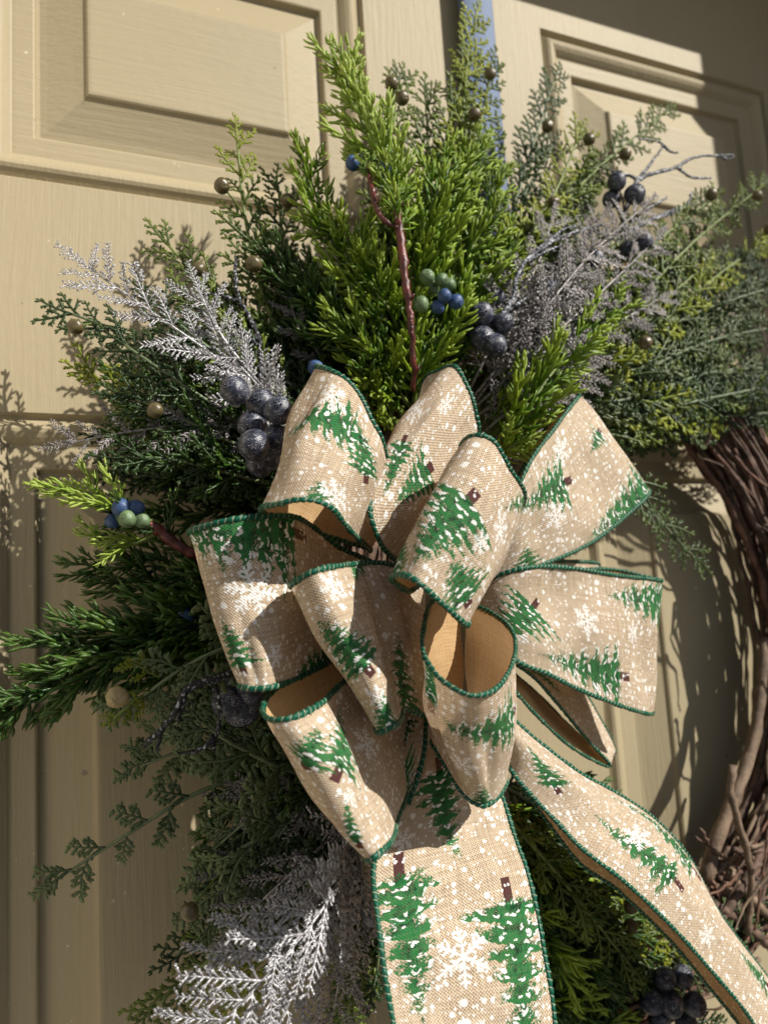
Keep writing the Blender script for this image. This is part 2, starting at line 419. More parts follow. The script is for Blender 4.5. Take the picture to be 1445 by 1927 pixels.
MOULD = [(0, 0), (.0008, -.0012), (.0018, -.0036), (.0028, -.0040), (.0045, -.0026), (.0065, -.0006), (.0085, .0004), (.0105, .0), (.013, -.0014), (.0155, -.0036), (.0168, -.0050), (.0178, -.0054)]
FIELD = [(.0178, -.0054), (.0195, -.0053), (.0285, -.0053), (.0295, -.0058), (.0305, -.0085), (.0312, -.0097), (.0322, -.0098), (.036, -.0088), (.050, -.0038), (.0552, -.0018), (.0562, -.0012), (.0570, .0002), (.0580, .0010), (.0595, .0012)]
def rings(x0, x1, z0, z1, prof, fill):
    mb = MB(); V = []
    for i_, h in prof:
        V += [(x0+i_-.08, -h, z0+i_), (x1-i_-.08, -h, z0+i_), (x1-i_-.08, -h, z1-i_), (x0+i_-.08, -h, z1-i_)]
    Fc = []
    for k in range(len(prof)-1):
        for j in range(4):
            j2 = (j+1) % 4; Fc.append((k*4+j, k*4+j2, (k+1)*4+j2, (k+1)*4+j))
    if fill: k = len(prof)-1; Fc.append((k*4, k*4+1, k*4+2, k*4+3))
    mb.add(V, Fc); return mb
for (x0, x1) in pan.values():
    for (z0, z1) in rows:
        p_ = dloc(rings(x0, x1, z0, z1, FIELD, True).mesh('panel', M['paint_h'] if z1-z0 < .3 else M['paint_v'], False), 'panel', door)
        dloc(rings(x0, x1, z0, z1, MOULD, False).mesh('moulding', M['paint_v'], False), 'moulding', p_)

# hanger: a metal strip that comes over the door's top and hooks under the wreath
hg = thing('wreath_hanger', (0.0905, -.012, Z0+.3), 'blue grey metal over-door hanger strip behind the top greenery', 'wreath hanger')
mb = MB(); prof = [(-.0135, .0018), (-.0131, .0002), (-.0122, -.0009), (-.0116, -.0011), (.0112, -.0011), (.0122, -.0009), (.0131, .0), (.0135, .0018)]
zz = [-.17, -.05, .10, .198]
V = [(a_, b_*1.4, z_) for z_ in zz for a_, b_ in prof] + [(a_, b_*1.4+.0014, z_) for z_ in zz for a_, b_ in prof]
k = len(prof); o_ = k*len(zz); Fc = []
for i in range(len(zz)-1):
    for j in range(k-1):
        Fc.append((i*k+j, i*k+j+1, (i+1)*k+j+1, (i+1)*k+j)); Fc.append((o_+i*k+j+1, o_+i*k+j, o_+(i+1)*k+j, o_+(i+1)*k+j+1))
    Fc.append((i*k, (i+1)*k, o_+(i+1)*k, o_+i*k)); Fc.append((i*k+k-1, o_+i*k+k-1, o_+(i+1)*k+k-1, (i+1)*k+k-1))
mb.add(V, Fc); link('strip', mb.mesh('strip', M['hanger']), hg)
mb = MB(); mb.tube([(0, 0, -.165), (0, -.012, -.195), (0, -.036, -.20), (0, -.055, -.18), (0, -.055, -.165)], .004, 6, normal=(1, 0, 0)); link('hook', mb.mesh('hook', M['hanger']), hg)
mb = MB(); mb.box((-.0135, .001, .196), (.0135, .058, .1985)); link('top_clip', mb.mesh('top_clip', M['hanger'], False), hg)

# ------------------------------------------------------------------ grapevine ring
RC = np.array([0.122, -.040, Z0-.085]); RI, RO = .184, .240
ring = thing('grapevine_wreath', RC, 'brown grapevine ring of bare twisted vines behind bow and greenery', 'wreath')
def vine(a0, a1, rad, depth, wob, r0, mt, name='vine', n=44):
    a = np.linspace(a0, a1, n); ph = random.uniform(0, 6); k = random.uniform(2, 4.5)
    rr = rad + wob*np.sin(k*a+ph) + .0012*np.sin(19*a+ph); dd = depth + wob*np.cos(k*a+ph*1.7)
    dd = dd*np.where((np.sin(a) > .35) & (dd > 0), .45, 1.0)*np.where((np.sin(a) < -.60) & (dd > 0), .35, 1.0)
    pts = np.stack([rr*np.cos(a)*.80, -dd, rr*np.sin(a)*.94], 1)
    rad_ = r0*(1+.12*np.sin(np.arange(n)*1.7+ph)+.13*RNG.normal(0, 1, n).clip(-1, 2))*np.linspace(1.1, .8, n); pts += RNG.normal(0, .0005, pts.shape)
    mb = MB(); mb.tube(pts, rad_, 6, normal=(0, 1, 0)); return link(name, mb.mesh(name, mt), ring)
for i in range(270):
    a0 = random.uniform(-math.pi, math.pi); ln = random.uniform(1.2, 2.6)
    f_ = random.random()
    vine(a0, a0+ln, RI+.006+f_*(RO-RI-.006), random.uniform(-.028, .042)*math.sin(math.pi*min(max(f_, .12), .88)), random.uniform(.003, .009),
         random.choice([.0008, .0011, .0014, .0018, .0025]), random.choice([M['vine'], M['vine'], M['vine'], M['vine_red'], M['vine_pale']]))
def ring_twig(pts, r0, r1, mt, name='twig'):
    p = np.array([P(*q) for q in pts])-RC; p, _ = resample(spline(p, 30), 22)
    p += RNG.normal(0, .0004, p.shape)
    mb = MB(); mb.tube(p, np.linspace(r0, r1, len(p))*(1+.10*np.sin(np.arange(len(p))*2.1)), 7, normal=(0, 1, 0)); return link(name, mb.mesh(name, mt), ring)
ring_twig([(1378, 1440, .07), (1375, 1500, .07), (1400, 1580, .068), (1412, 1660, .064), (1405, 1760, .06)], .0024, .0020, M['vine_pale'])
ring_twig([(1403, 1588, .068), (1422, 1592, .066), (1460, 1570, .06)], .0014, .0008, M['vine_pale'])
ring_twig([(1445, 1560, .066), (1435, 1640, .066), (1420, 1750, .062)], .0009, .0008, M['vine_red'])
ring_twig([(1325, 1660, .05), (1345, 1590, .05), (1375, 1520, .05), (1420, 1380, .045), (1440, 1200, .04)], .0046, .0036, M['vine_pale'])
ring_twig([(1350, 1740, .055), (1400, 1660, .055), (1460, 1560, .05)], .0030, .0026, M['vine'])
ring_twig([(1340, 1700, .055), (1400, 1740, .055), (1470, 1800, .055)], .0030, .0030, M['vine'])
ring_twig([(1370, 1640, .052), (1420, 1700, .055), (1470, 1740, .055)], .0030, .0026, M['vine_pale'])
for i in range(34):
    u, v = random.uniform(1340, 1450), random.uniform(1600, 1760)
    L_ = random.uniform(60, 140); an = random.uniform(-1.0, 1.3)
    ring_twig([(u-L_*math.cos(an)*.5, v-L_*math.sin(an)*.5, .05+random.uniform(-.01, .01)), (u, v+random.uniform(-9, 9), .052), (u+L_*math.cos(an)*.5, v+L_*math.sin(an)*.5, .05)], random.uniform(.0008, .0022), .0009, random.choice([M['vine'], M['vine_red'], M['vine_pale']]))
for i in range(26):                                   # stray ends that spring off the bundle
    a = random.uniform(-1.15, .95); rr = random.choice([RI-.004, RI+.002, RO])
    p0 = np.array([rr*.80*math.cos(a), -random.uniform(-.005, .042), rr*.94*math.sin(a)]); tg = np.array([-math.sin(a), 0, math.cos(a)])*random.choice([-1, 1]); o_ = np.array([math.cos(a), 0, math.sin(a)])*random.uniform(-1, 1)
    p_ = spline([p0, p0+tg*.018+o_*.002, p0+tg*.036+o_*.010+rv(.004), p0+tg*.052+o_*.022+rv(.006)], 14)+RNG.normal(0, .0003, (14, 3))
    mb = MB(); mb.tube(p_, np.linspace(random.uniform(.0009, .0018), .0005, 14), 6, normal=(0, 1, 0)); link('twig', mb.mesh('twig', random.choice([M['vine'], M['vine_red'], M['vine_pale']])), ring)
tdr = [(1300, 838, .055), (1305, 815, .058), (1322, 805, .06), (1335, 818, .06), (1330, 836, .058), (1316, 838, .056)]
ring_twig(tdr, .0008, .0005, M['vine_pale'], 'tendril')

# ------------------------------------------------------------------ foliage pieces (each a small mesh that copies share)
def juniper_piece(seed, mt):
    random.seed(seed); mb = MB(); L = .034
    ax_ = spline([(0, 0, 0), (random.uniform(-.002, .002), L*.5, random.uniform(-.001, .002)), (random.uniform(-.003, .003), L, random.uniform(-.001, .003))], 7)
    mb.tube(ax_, np.linspace(.0011, .0007, 7), 5)
    for i in range(14):
        f_ = .06+.9*i/13; b0 = ax_[min(int(f_*6), 5)]*(1-(f_*6) % 1)+ax_[min(int(f_*6)+1, 6)]*((f_*6) % 1)
        az = i*2.4+random.uniform(-.4, .4); sp_ = random.uniform(.42, .72); ln = random.uniform(.0085, .0175)*(1-.35*f_)
        d = np.array([math.cos(az)*math.sin(sp_), math.cos(sp_), math.sin(az)*math.sin(sp_)])
        up = np.array([0, 1, 0]); q = [b0, b0+d*ln*.5, b0+d*ln*.8+up*ln*random.uniform(0, .16), b0+d*ln+up*ln*random.uniform(.05, .38)+rv(.0012)]
        mb.tube(spline(q, 5), np.array([.0009, .0012, .00118, .0010, .0003])*random.uniform(.68, .95), 5)
        if i % 4 == 1:
            q0 = np.array(q[1]); dd = d+rv(.5); dd /= np.linalg.norm(dd)
            mb.tube(spline([q0, q0+dd*ln*.3, q0+dd*ln*.55+up*.0012], 4), [.0008, .0011, .001, .0003], 5)
    mb.tube([ax_[-1], ax_[-1]+np.array([0, .004, .0]), ax_[-1]+np.array([0, .008, .001])], [.0009, .0009, .0002], 5)
    return mb.mesh('juniper_branchlet', mt)
def cedar_piece(seed, mt, L=.025, r=.00088, flat=.7, lat=.0086, wide=1.0, nl=7, point=.5):
    random.seed(seed); mb = MB()
    ax_ = spline([(0, 0, 0), (random.uniform(-.0015, .0015), L*.5, random.uniform(0, .0012)), (random.uniform(-.002, .002), L, random.uniform(-.001, .002))], 8)
    mb.tube(ax_, np.linspace(r*1.25, r*.8, 8), 5)
    for i in range(nl):
        f_ = .12+.84*i/(nl-1); k_ = f_*7; b0 = ax_[min(int(k_), 6)]*(1-k_ % 1)+ax_[min(int(k_)+1, 7)]*(k_ % 1)
        sd = 1 if i % 2 else -1; an = random.uniform(.62, .95); ln = lat*(1.05-.62*f_)*random.uniform(.8, 1.2)
        d = np.array([sd*math.sin(an), math.cos(an), random.uniform(-.25, .35)])
        e_ = b0+d*ln+np.array([0, ln*.18, 0])
        mb.tube(spline([b0, b0+d*ln*.55, e_], 4), [r*.9, r*1.15*wide, r*1.1*wide, r*point], 5, flat=flat)
        for q_, s2 in ((.45, 1), (.62, -1), (.85, 1))[:(3 if ln > .005 else 2)]:
            b1 = b0+d*ln*q_; an2 = an+s2*random.uniform(.5, .8)
            d2 = np.array([sd*math.sin(an2), math.cos(an2), random.uniform(-.3, .4)]); l2 = ln*random.uniform(.28, .42)
            mb.tube([b1, b1+d2*l2*.6, b1+d2*l2], [r*.9*wide, r*.95*wide, r*point*.7], 5, flat=flat)
    mb.tube([ax_[-1], ax_[-1]+np.array([0, .0022, 0.0004])], [r*1.1*wide, r*.4], 5, flat=flat)
    return mb.mesh('cedar_branchlet', mt)
def lobed_piece(seed, mt):
    me = cedar_piece(seed, mt, L=.027, r=.0008, flat=.36, lat=.0115, wide=1.7, nl=9, point=.25); me.name = 'leaf'; return me
def fern_piece(seed, mt):
    random.seed(seed); mb = MB(); L = .026
    ax_ = spline([(0, 0, 0), (random.uniform(-.001, .001), L*.5, .001), (random.uniform(-.002, .002), L, random.uniform(-.001, .002))], 7)
    mb.tube(ax_, np.linspace(.00055, .00032, 7), 5)
    for i in range(11):
        f_ = .05+.92*i/10; k_ = f_*6; b0 = ax_[min(int(k_), 5)]*(1-k_ % 1)+ax_[min(int(k_)+1, 6)]*(k_ % 1)
        for sd in (1, -1):
            an = random.uniform(.5, 1.0); ln = .0076*(1.0-.6*f_)*random.uniform(.45, 1.25)
            d = np.array([sd*math.sin(an), math.cos(an), random.uniform(-.12, .25)])
            mb.tube([b0, b0+d*ln*.6, b0+d*ln], [.00042, .0004, .00018], 4)
            for q_ in (.4, .7):
                for s2 in (1, -1):
                    b1 = b0+d*ln*q_; d2 = d+np.array([s2*.7*math.cos(an), -s2*.7*math.sin(an)*sd*.6, random.uniform(-.1, .25)]); d2 /= np.linalg.norm(d2)
                    mb.tube([b1, b1+d2*ln*.26], [.00036, .00014], 4)
    return mb.mesh('fern_leaflet', mt)
PIECE = {}
for k_ in ('juniper', 'juniper_pale', 'juniper_dark'): PIECE[k_] = [juniper_piece(s_, M[k_]) for s_ in (1, 2, 3, 4, 5)]
for k_ in ('cedar', 'cedar_yellow', 'cedar_blue', 'cedar_dark'): PIECE[k_] = [cedar_piece(s_, M[k_]) for s_ in (11, 12, 13, 14)]
PIECE['lobed'] = [lobed_piece(s_, M['lobed']) for s_ in (21, 22, 23)]
for k_ in ('silver', 'mauve'): PIECE[k_] = [fern_piece(s_, M[k_]) for s_ in (31, 32, 33, 34, 35)]
random.seed(99)

def sphere(seed, r, mt, name, seam=0, squash=1.0, ru=14, rv_=22, rough=.0):
    random.seed(seed); mb = MB(); V = []; ph = random.uniform(0, 6)
    for i in range(ru+1):
        th = math.pi*i/ru
        for j in range(rv_):
            a = 2*math.pi*j/rv_
            k_ = 1+.025*math.sin(3*a+ph)*math.sin(th)+.02*math.sin(5*th+ph) + rough*(math.sin(7*a+2*th+ph)*math.sin(6*th)+random.uniform(-.6, .6))
            if seam and th < 1.1: k_ -= .10*math.exp(-((math.sin(a*seam/2.0+ph))/.28)**2)*math.sin(th*2.8)
            V.append((r*k_*math.sin(th)*math.cos(a), -r*k_*squash*math.cos(th), r*k_*math.sin(th)*math.sin(a)))
    Fc = [(i*rv_+j, (i+1)*rv_+j, (i+1)*rv_+(j+1) % rv_, i*rv_+(j+1) % rv_) for i in range(ru) for j in range(rv_)]
    mb.add(V, Fc)
    if not seam:                                       # a little crown where the flower was
        for j in range(5):
            a = j*1.2566; d = np.array([math.cos(a), 0, math.sin(a)])
            mb.tube([d*r*.18+np.array([0, -r*.97, 0]), d*r*.30+np.array([0, -r*1.10, 0])], [r*.07, r*.03], 4)
    return mb.mesh(name, mt)
SEED = [sphere(s_, .0040, M['seed'], 'seed_cone', seam=3, squash=.95) for s_ in (1, 2, 3)]
SEED_TAN = sphere(4, .0046, M['seed_tan'], 'seed_cone', seam=4, squash=.88, rough=.06)
NAVY = [sphere(s_, .0066, M['berry_navy'], 'berry') for s_ in (5, 6, 7)]
BLUE = [sphere(s_, .0040, M['berry_blue'], 'berry') for s_ in (8, 9)]
GREEN = [sphere(s_, .0039, M['berry_green'], 'berry') for s_ in (10, 11)]
random.seed(123)

STEM = {'juniper': 'stem_green', 'juniper_pale': 'stem_green', 'juniper_dark': 'stem_green', 'cedar': 'stem_green', 'cedar_yellow': 'stem_green', 'cedar_blue': 'stem_sage',
        'cedar_dark': 'stem_sage', 'lobed': 'stem_sage', 'silver': 'silver', 'mauve': 'mauve'}
NAME = {'juniper': 'juniper_sprig', 'juniper_pale': 'juniper_sprig', 'juniper_dark': 'juniper_sprig', 'cedar': 'cedar_sprig', 'cedar_yellow': 'cedar_sprig', 'cedar_blue': 'cedar_sprig',
        'cedar_dark': 'cedar_sprig', 'lobed': 'leafy_sprig', 'silver': 'glitter_fern', 'mauve': 'glitter_fern'}
PART = {'juniper_sprig': 'branchlet', 'cedar_sprig': 'branchlet', 'leafy_sprig': 'leaf', 'glitter_fern': 'leaflet'}
GRP = {'juniper_sprig': 'juniper sprigs in the wreath', 'cedar_sprig': 'cedar sprigs in the wreath', 'leafy_sprig': 'leafy sage sprigs in the wreath', 'glitter_fern': 'glittered fern sprigs in the wreath'}
def frame(a, nrm, sc, sx=1.0):
    a = a/np.linalg.norm(a); x_ = np.cross(a, nrm); x_ /= np.linalg.norm(x_)+1e-9; z_ = np.cross(x_, a)
    return np.stack([x_*sc*sx, a*sc, z_*sc], 1)
def m4(m3, p):
    return Matrix([[*m3[0], p[0]], [*m3[1], p[1]], [*m3[2], p[2]], [0, 0, 0, 1]])
def sprig(kind, pts, label, size=1.0, step=None, ang=None, t0=.12, stem=None, seeds=(), group=None, r0=.0014, taper=.55, tip_kind=None, tip_from=.8, flat=None, lead=1.1):
    p = np.array([P(*q) for q in pts]); p, L = resample(spline(p, 40), 40)
    nm = NAME[kind]; base = p[0]
    root = thing(nm, base, label, 'fern sprig' if nm == 'glitter_fern' else ('leafy sprig' if nm == 'leafy_sprig' else nm.replace('_', ' ')), group or GRP[nm])
    q = p-base
    mb = MB()
    if stem == 'stem_red':
        q2 = q + RNG.normal(0, .00035, q.shape); xx = np.linspace(0, 1, len(q))
        mb.tube(q2, r0*(.62+.5*np.sin(math.pi*np.minimum(xx*.95, 1))+.10*np.sin(xx*47)+.12*RNG.normal(0, 1, len(q)).clip(-1, 1.4)), 8, normal=(0, 1, 0))
        for j in range(3, 36, 6):                      # buds and knots
            o_ = rv(.002); mb.tube([q2[j], q2[j]+o_*.7+np.array([0, -.0012, .001]), q2[j]+o_+np.array([0, -.002, .0022])], [r0*.6, r0*.42, r0*.2], 5)
    else: mb.tube(q[::3], np.linspace(r0, r0*.45, len(q[::3])), 5, normal=(0, 1, 0))
    link('stem', mb.mesh('stem', M[stem or STEM[kind]]), root)
    jun = nm == 'juniper_sprig'
    step = step or {'juniper_sprig': .0052, 'cedar_sprig': .0062, 'leafy_sprig': .0080, 'glitter_fern': .0050}[nm]
    ang = ang or {'juniper_sprig': .55, 'cedar_sprig': .62, 'leafy_sprig': .75, 'glitter_fern': .72}[nm]
    flat = (.9 if jun else .28 if nm == 'glitter_fern' else .45) if flat is None else flat
    s_ = t0*L; i = 0; part = PART[nm]
    while s_ < L*.985:
        f_ = s_/L; x = f_*39; a_ = int(min(x, 38)); b0 = q[a_]*(1-(x-a_))+q[a_+1]*(x-a_)
        tg = q[min(a_+2, 39)]-q[max(a_-1, 0)]; tg /= np.linalg.norm(tg)
        view = np.array([0, -1., 0]); side = np.cross(tg, view); side /= np.linalg.norm(side)+1e-9; out = np.cross(side, tg)
        az = (0 if i % 2 else math.pi)+random.gauss(0, flat) if not jun else i*2.4+random.uniform(-.5, .5)
        lat = side*math.cos(az)+out*math.sin(az)
        th = ang*random.uniform(.75, 1.25)
        d = tg*math.cos(th)+lat*math.sin(th)
        sc = size*(1-(1-taper)*f_)*random.uniform(.82, 1.15)
        nr = out+rv(.35 if not jun else 1.0); nr -= d*(nr@d)
        kd = tip_kind if (tip_kind and f_ > tip_from) else kind
        link(part, random.choice(PIECE[kd]), root, m4(frame(d, nr/np.linalg.norm(nr), sc), b0))
        s_ += step*random.uniform(.8, 1.2)*(1 if f_ < .8 else .8); i += 1
    tg = q[-1]-q[-4]; tg /= np.linalg.norm(tg); nr = np.array([0, -1., 0])+rv(.3)
    link(part, random.choice(PIECE[tip_kind or kind]), root, m4(frame(tg, nr, size*taper*lead), q[-1]-tg*.004))
    for sd in seeds:
        u, v, d_ = sd[:3]; pp = P(u, v, d_+.016)-base
        me = SEED_TAN if len(sd) > 3 else random.choice(SEED)
        f3 = frame(np.array([random.uniform(-.6, .6), .6, random.uniform(-.8, .8)]), np.array([.3, 0, 1.]), random.uniform(.92, 1.08))
        sc_ = link('seed_cone', me, root, m4(f3, pp))
        j = int(np.argmin(np.linalg.norm(q-pp, axis=1))); j = max(j-2, 0)
        mb = MB(); mid = (q[j]+pp)/2+np.array([0, 0, .001]); mb.tube(spline([q[j]-pp, mid-pp, np.zeros(3)], 6), .0005, 5)
        link('stalk', mb.mesh('stalk', M['stem_green']), sc_, m4(np.linalg.inv(f3), (0, 0, 0)))
    return root

def cluster(label, spots, meshes, base, group, name='berry_cluster', cat='berries', stem='twig_grey', size=1.0):
    b0 = P(*base); root = thing(name, b0, label, cat, group)
    for sp_ in spots:
        u, v, d = sp_[:3]; k_ = sp_[3] if len(sp_) > 3 else 0; sz = (sp_[4] if len(sp_) > 4 else 1.0)*size
        pp = P(u, v, d)-b0; dr = pp/(np.linalg.norm(pp)+1e-6)+np.array([0, -.5, .1])+rv(.35)
        o = link('berry', random.choice(meshes[k_]), root, m4(frame(-dr, np.array([.2, .1, 1.]), sz*random.uniform(.88, 1.06), random.uniform(.92, 1.07)), pp))
        mb = MB(); mb.tube(spline([np.zeros(3), pp*.5+rv(.002), pp], 6), .0006, 5); link('stalk', mb.mesh('stalk', M[stem]), root)
    return root
def twig(label, runs, mt, group='bare glittered twigs in the wreath', r0=.0016):
    b0 = P(*runs[0][0]); root = thing('bare_twig', b0, label, 'twig', group)
    for i, run in enumerate(runs):
        p = np.array([P(*q) for q in run])-b0; p, L = resample(spline(p, 40), 34)
        p[1:] += RNG.normal(0, .00022, p[1:].shape)
        r_a = r0*(1 if i == 0 else .7)
        rad = np.linspace(r_a, r_a*.5, 34)*(1+.16*RNG.normal(0, 1, 34).clip(-1.2, 1.5))
        mb = MB(); mb.tube(p, rad, 6, normal=(0, 1, 0)); mb.add(p[-1]+np.array([(0, 0, 0), (.0006, 0, .0012), (-.0006, 0, .0012)])*1.0, [(0, 1, 2)])
        link('branch' if i else 'main_stem', mb.mesh('branch', M[mt]), root)
    return root

# ------------------------------------------------------------------ greenery, from the door outwards
# juniper
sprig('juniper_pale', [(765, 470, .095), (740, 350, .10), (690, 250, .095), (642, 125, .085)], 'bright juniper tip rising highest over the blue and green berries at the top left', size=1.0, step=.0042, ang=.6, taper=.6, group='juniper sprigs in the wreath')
sprig('juniper', [(780, 738, .112), (772, 600, .122), (755, 460, .122), (742, 345, .112)], 'juniper branch with a bare red brown stem standing above the bow', stem='stem_red', r0=.0018, t0=.72, size=.9)
sprig('juniper', [(757, 435, .122), (715, 405, .120), (700, 350, .112), (690, 310, .104)], 'short red forked side twig under the top left blue berry', stem='stem_red', r0=.0012, t0=.7, size=.6)
JL = [([(735, 720, .055), (650, 520, .08), (610, 410, .082), (572, 305, .075)], 'juniper', 'juniper sprig ending in a dark fan just left of the red stem', 1.0),
      ([(700, 740, .055), (600, 600, .07), (560, 540, .07), (500, 480, .06)], 'juniper_dark', 'shadowy juniper sprig leaning left behind the upper left ribbon loop', 1.0),
      ([(765, 640, .07), (800, 500, .09), (850, 380, .09), (905, 285, .08)], 'juniper', 'juniper sprig rising just right of the red stem', 1.05),
      ([(790, 660, .07), (860, 520, .085), (905, 430, .085), (930, 340, .075)], 'juniper', 'juniper sprig fanning right towards the hanger strip', 1.05),
      ([(790, 690, .07), (870, 590, .085), (920, 520, .085), (955, 470, .08)], 'juniper', 'juniper sprig pointing right just above the blue berries', 1.0),
      ([(740, 660, .07), (700, 540, .09), (660, 460, .09), (610, 430, .085)], 'juniper', 'juniper sprig spreading left across the middle of the red stem', 1.0),
      ([(760, 560, .08), (790, 450, .10), (820, 370, .10), (840, 300, .09)], 'juniper', 'bright juniper shoot in the middle of the top clump', 1.0),
      ([(775, 770, .07), (720, 700, .09), (690, 660, .095), (655, 625, .095)], 'juniper', 'juniper shoot with upright needles behind the tip of the upper left loop', 1.05),
      ([(775, 790, .07), (790, 690, .09), (830, 640, .09), (880, 610, .085)], 'juniper', 'juniper shoot under the blue and green berry bunch', 1.0),
      ([(720, 800, .06), (690, 750, .085), (705, 720, .09), (722, 760, .085)], 'juniper', 'small juniper shoot in the gap between the two upper loops', .8),
      ([(740, 720, .06), (690, 640, .08), (650, 590, .08), (600, 560, .075)], 'juniper_dark', 'dark juniper shoot left of the foot of the red stem', 1.0),
      ([(770, 700, .065), (740, 600, .09), (715, 560, .095), (690, 520, .09)], 'juniper', 'juniper shoot crossing the lower red stem', 1.0),
      ([(925, 900, .08), (975, 800, .10), (1040, 700, .105), (1140, 585, .10)], 'juniper', 'long bright juniper sprig pointing up right between the bow and the silver fern', 1.1),
      ([(915, 860, .085), (955, 840, .10), (985, 845, .10), (1005, 862, .098)], 'juniper_pale', 'small bright juniper tuft beside the front top ribbon loop', .8),
      ([(890, 850, .07), (960, 760, .085), (1000, 720, .09), (1060, 690, .09)], 'juniper', 'juniper sprig under the long bright one, right of the upper centre loop', 1.0),
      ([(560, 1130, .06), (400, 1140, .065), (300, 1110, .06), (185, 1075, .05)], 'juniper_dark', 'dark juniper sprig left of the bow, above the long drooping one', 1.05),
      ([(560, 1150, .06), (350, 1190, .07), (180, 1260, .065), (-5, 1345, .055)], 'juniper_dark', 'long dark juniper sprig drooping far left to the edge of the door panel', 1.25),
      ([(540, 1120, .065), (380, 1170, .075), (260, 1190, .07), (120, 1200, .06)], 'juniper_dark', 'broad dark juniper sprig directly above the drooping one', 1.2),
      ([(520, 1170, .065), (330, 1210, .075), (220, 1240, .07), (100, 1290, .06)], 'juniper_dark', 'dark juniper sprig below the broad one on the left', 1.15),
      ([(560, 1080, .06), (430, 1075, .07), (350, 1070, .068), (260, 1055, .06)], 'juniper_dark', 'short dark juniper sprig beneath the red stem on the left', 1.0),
      ([(880, 1470, .05), (980, 1590, .07), (1040, 1650, .07), (1110, 1690, .065)], 'juniper', 'juniper sprig with lit ends between the two ribbon tails', 1.05),
      ([(870, 1650, .05), (1000, 1760, .075), (1050, 1810, .075), (1085, 1870, .07)], 'juniper', 'juniper sprig peeping out beside the lower edge of the centre tail', 1.0),
      ([(880, 1740, .05), (1010, 1850, .07), (1080, 1900, .07), (1150, 1960, .065)], 'juniper_dark', 'dark juniper sprig low between the ribbon tails', 1.1),
      ([(860, 1560, .045), (1000, 1680, .06), (1090, 1760, .06), (1180, 1850, .055)], 'juniper_dark', 'dark juniper sprig behind the centre tail towards the navy berries', 1.1),
      ([(900, 1850, .05), (1040, 1915, .07), (1110, 1945, .07), (1180, 1990, .065)], 'juniper', 'lowest juniper sprig right of the centre tail', 1.0),
      ([(840, 1500, .04), (960, 1740, .05), (1010, 1860, .05), (1060, 1990, .045)], 'juniper_dark', 'dark juniper sprig hanging straight behind the centre tail', 1.2)]
for pts, kd, lab, sz in JL: sprig(kd, pts, lab, size=sz)
sprig('juniper_dark', [(470, 1080, .075), (350, 1035, .08), (285, 990, .08), (215, 965, .078)], 'juniper sprig with a knobbly red stem end on the left', stem='stem_red', r0=.0022, t0=.62, size=.75, ang=.9)
sprig('juniper_pale', [(300, 985, .079), (215, 955, .08), (175, 932, .076), (128, 920, .072)], 'sunlit juniper tip sticking out left beside the blue berries', size=.82, step=.005, taper=.55, t0=.28)  # this and the next shoot take a paler green for their sunlit look
sprig('juniper_pale', [(300, 1000, .078), (260, 1020, .078), (225, 1025, .075), (190, 1015, .072)], 'small sunlit juniper shoot under the left berries', size=.7, t0=.3)

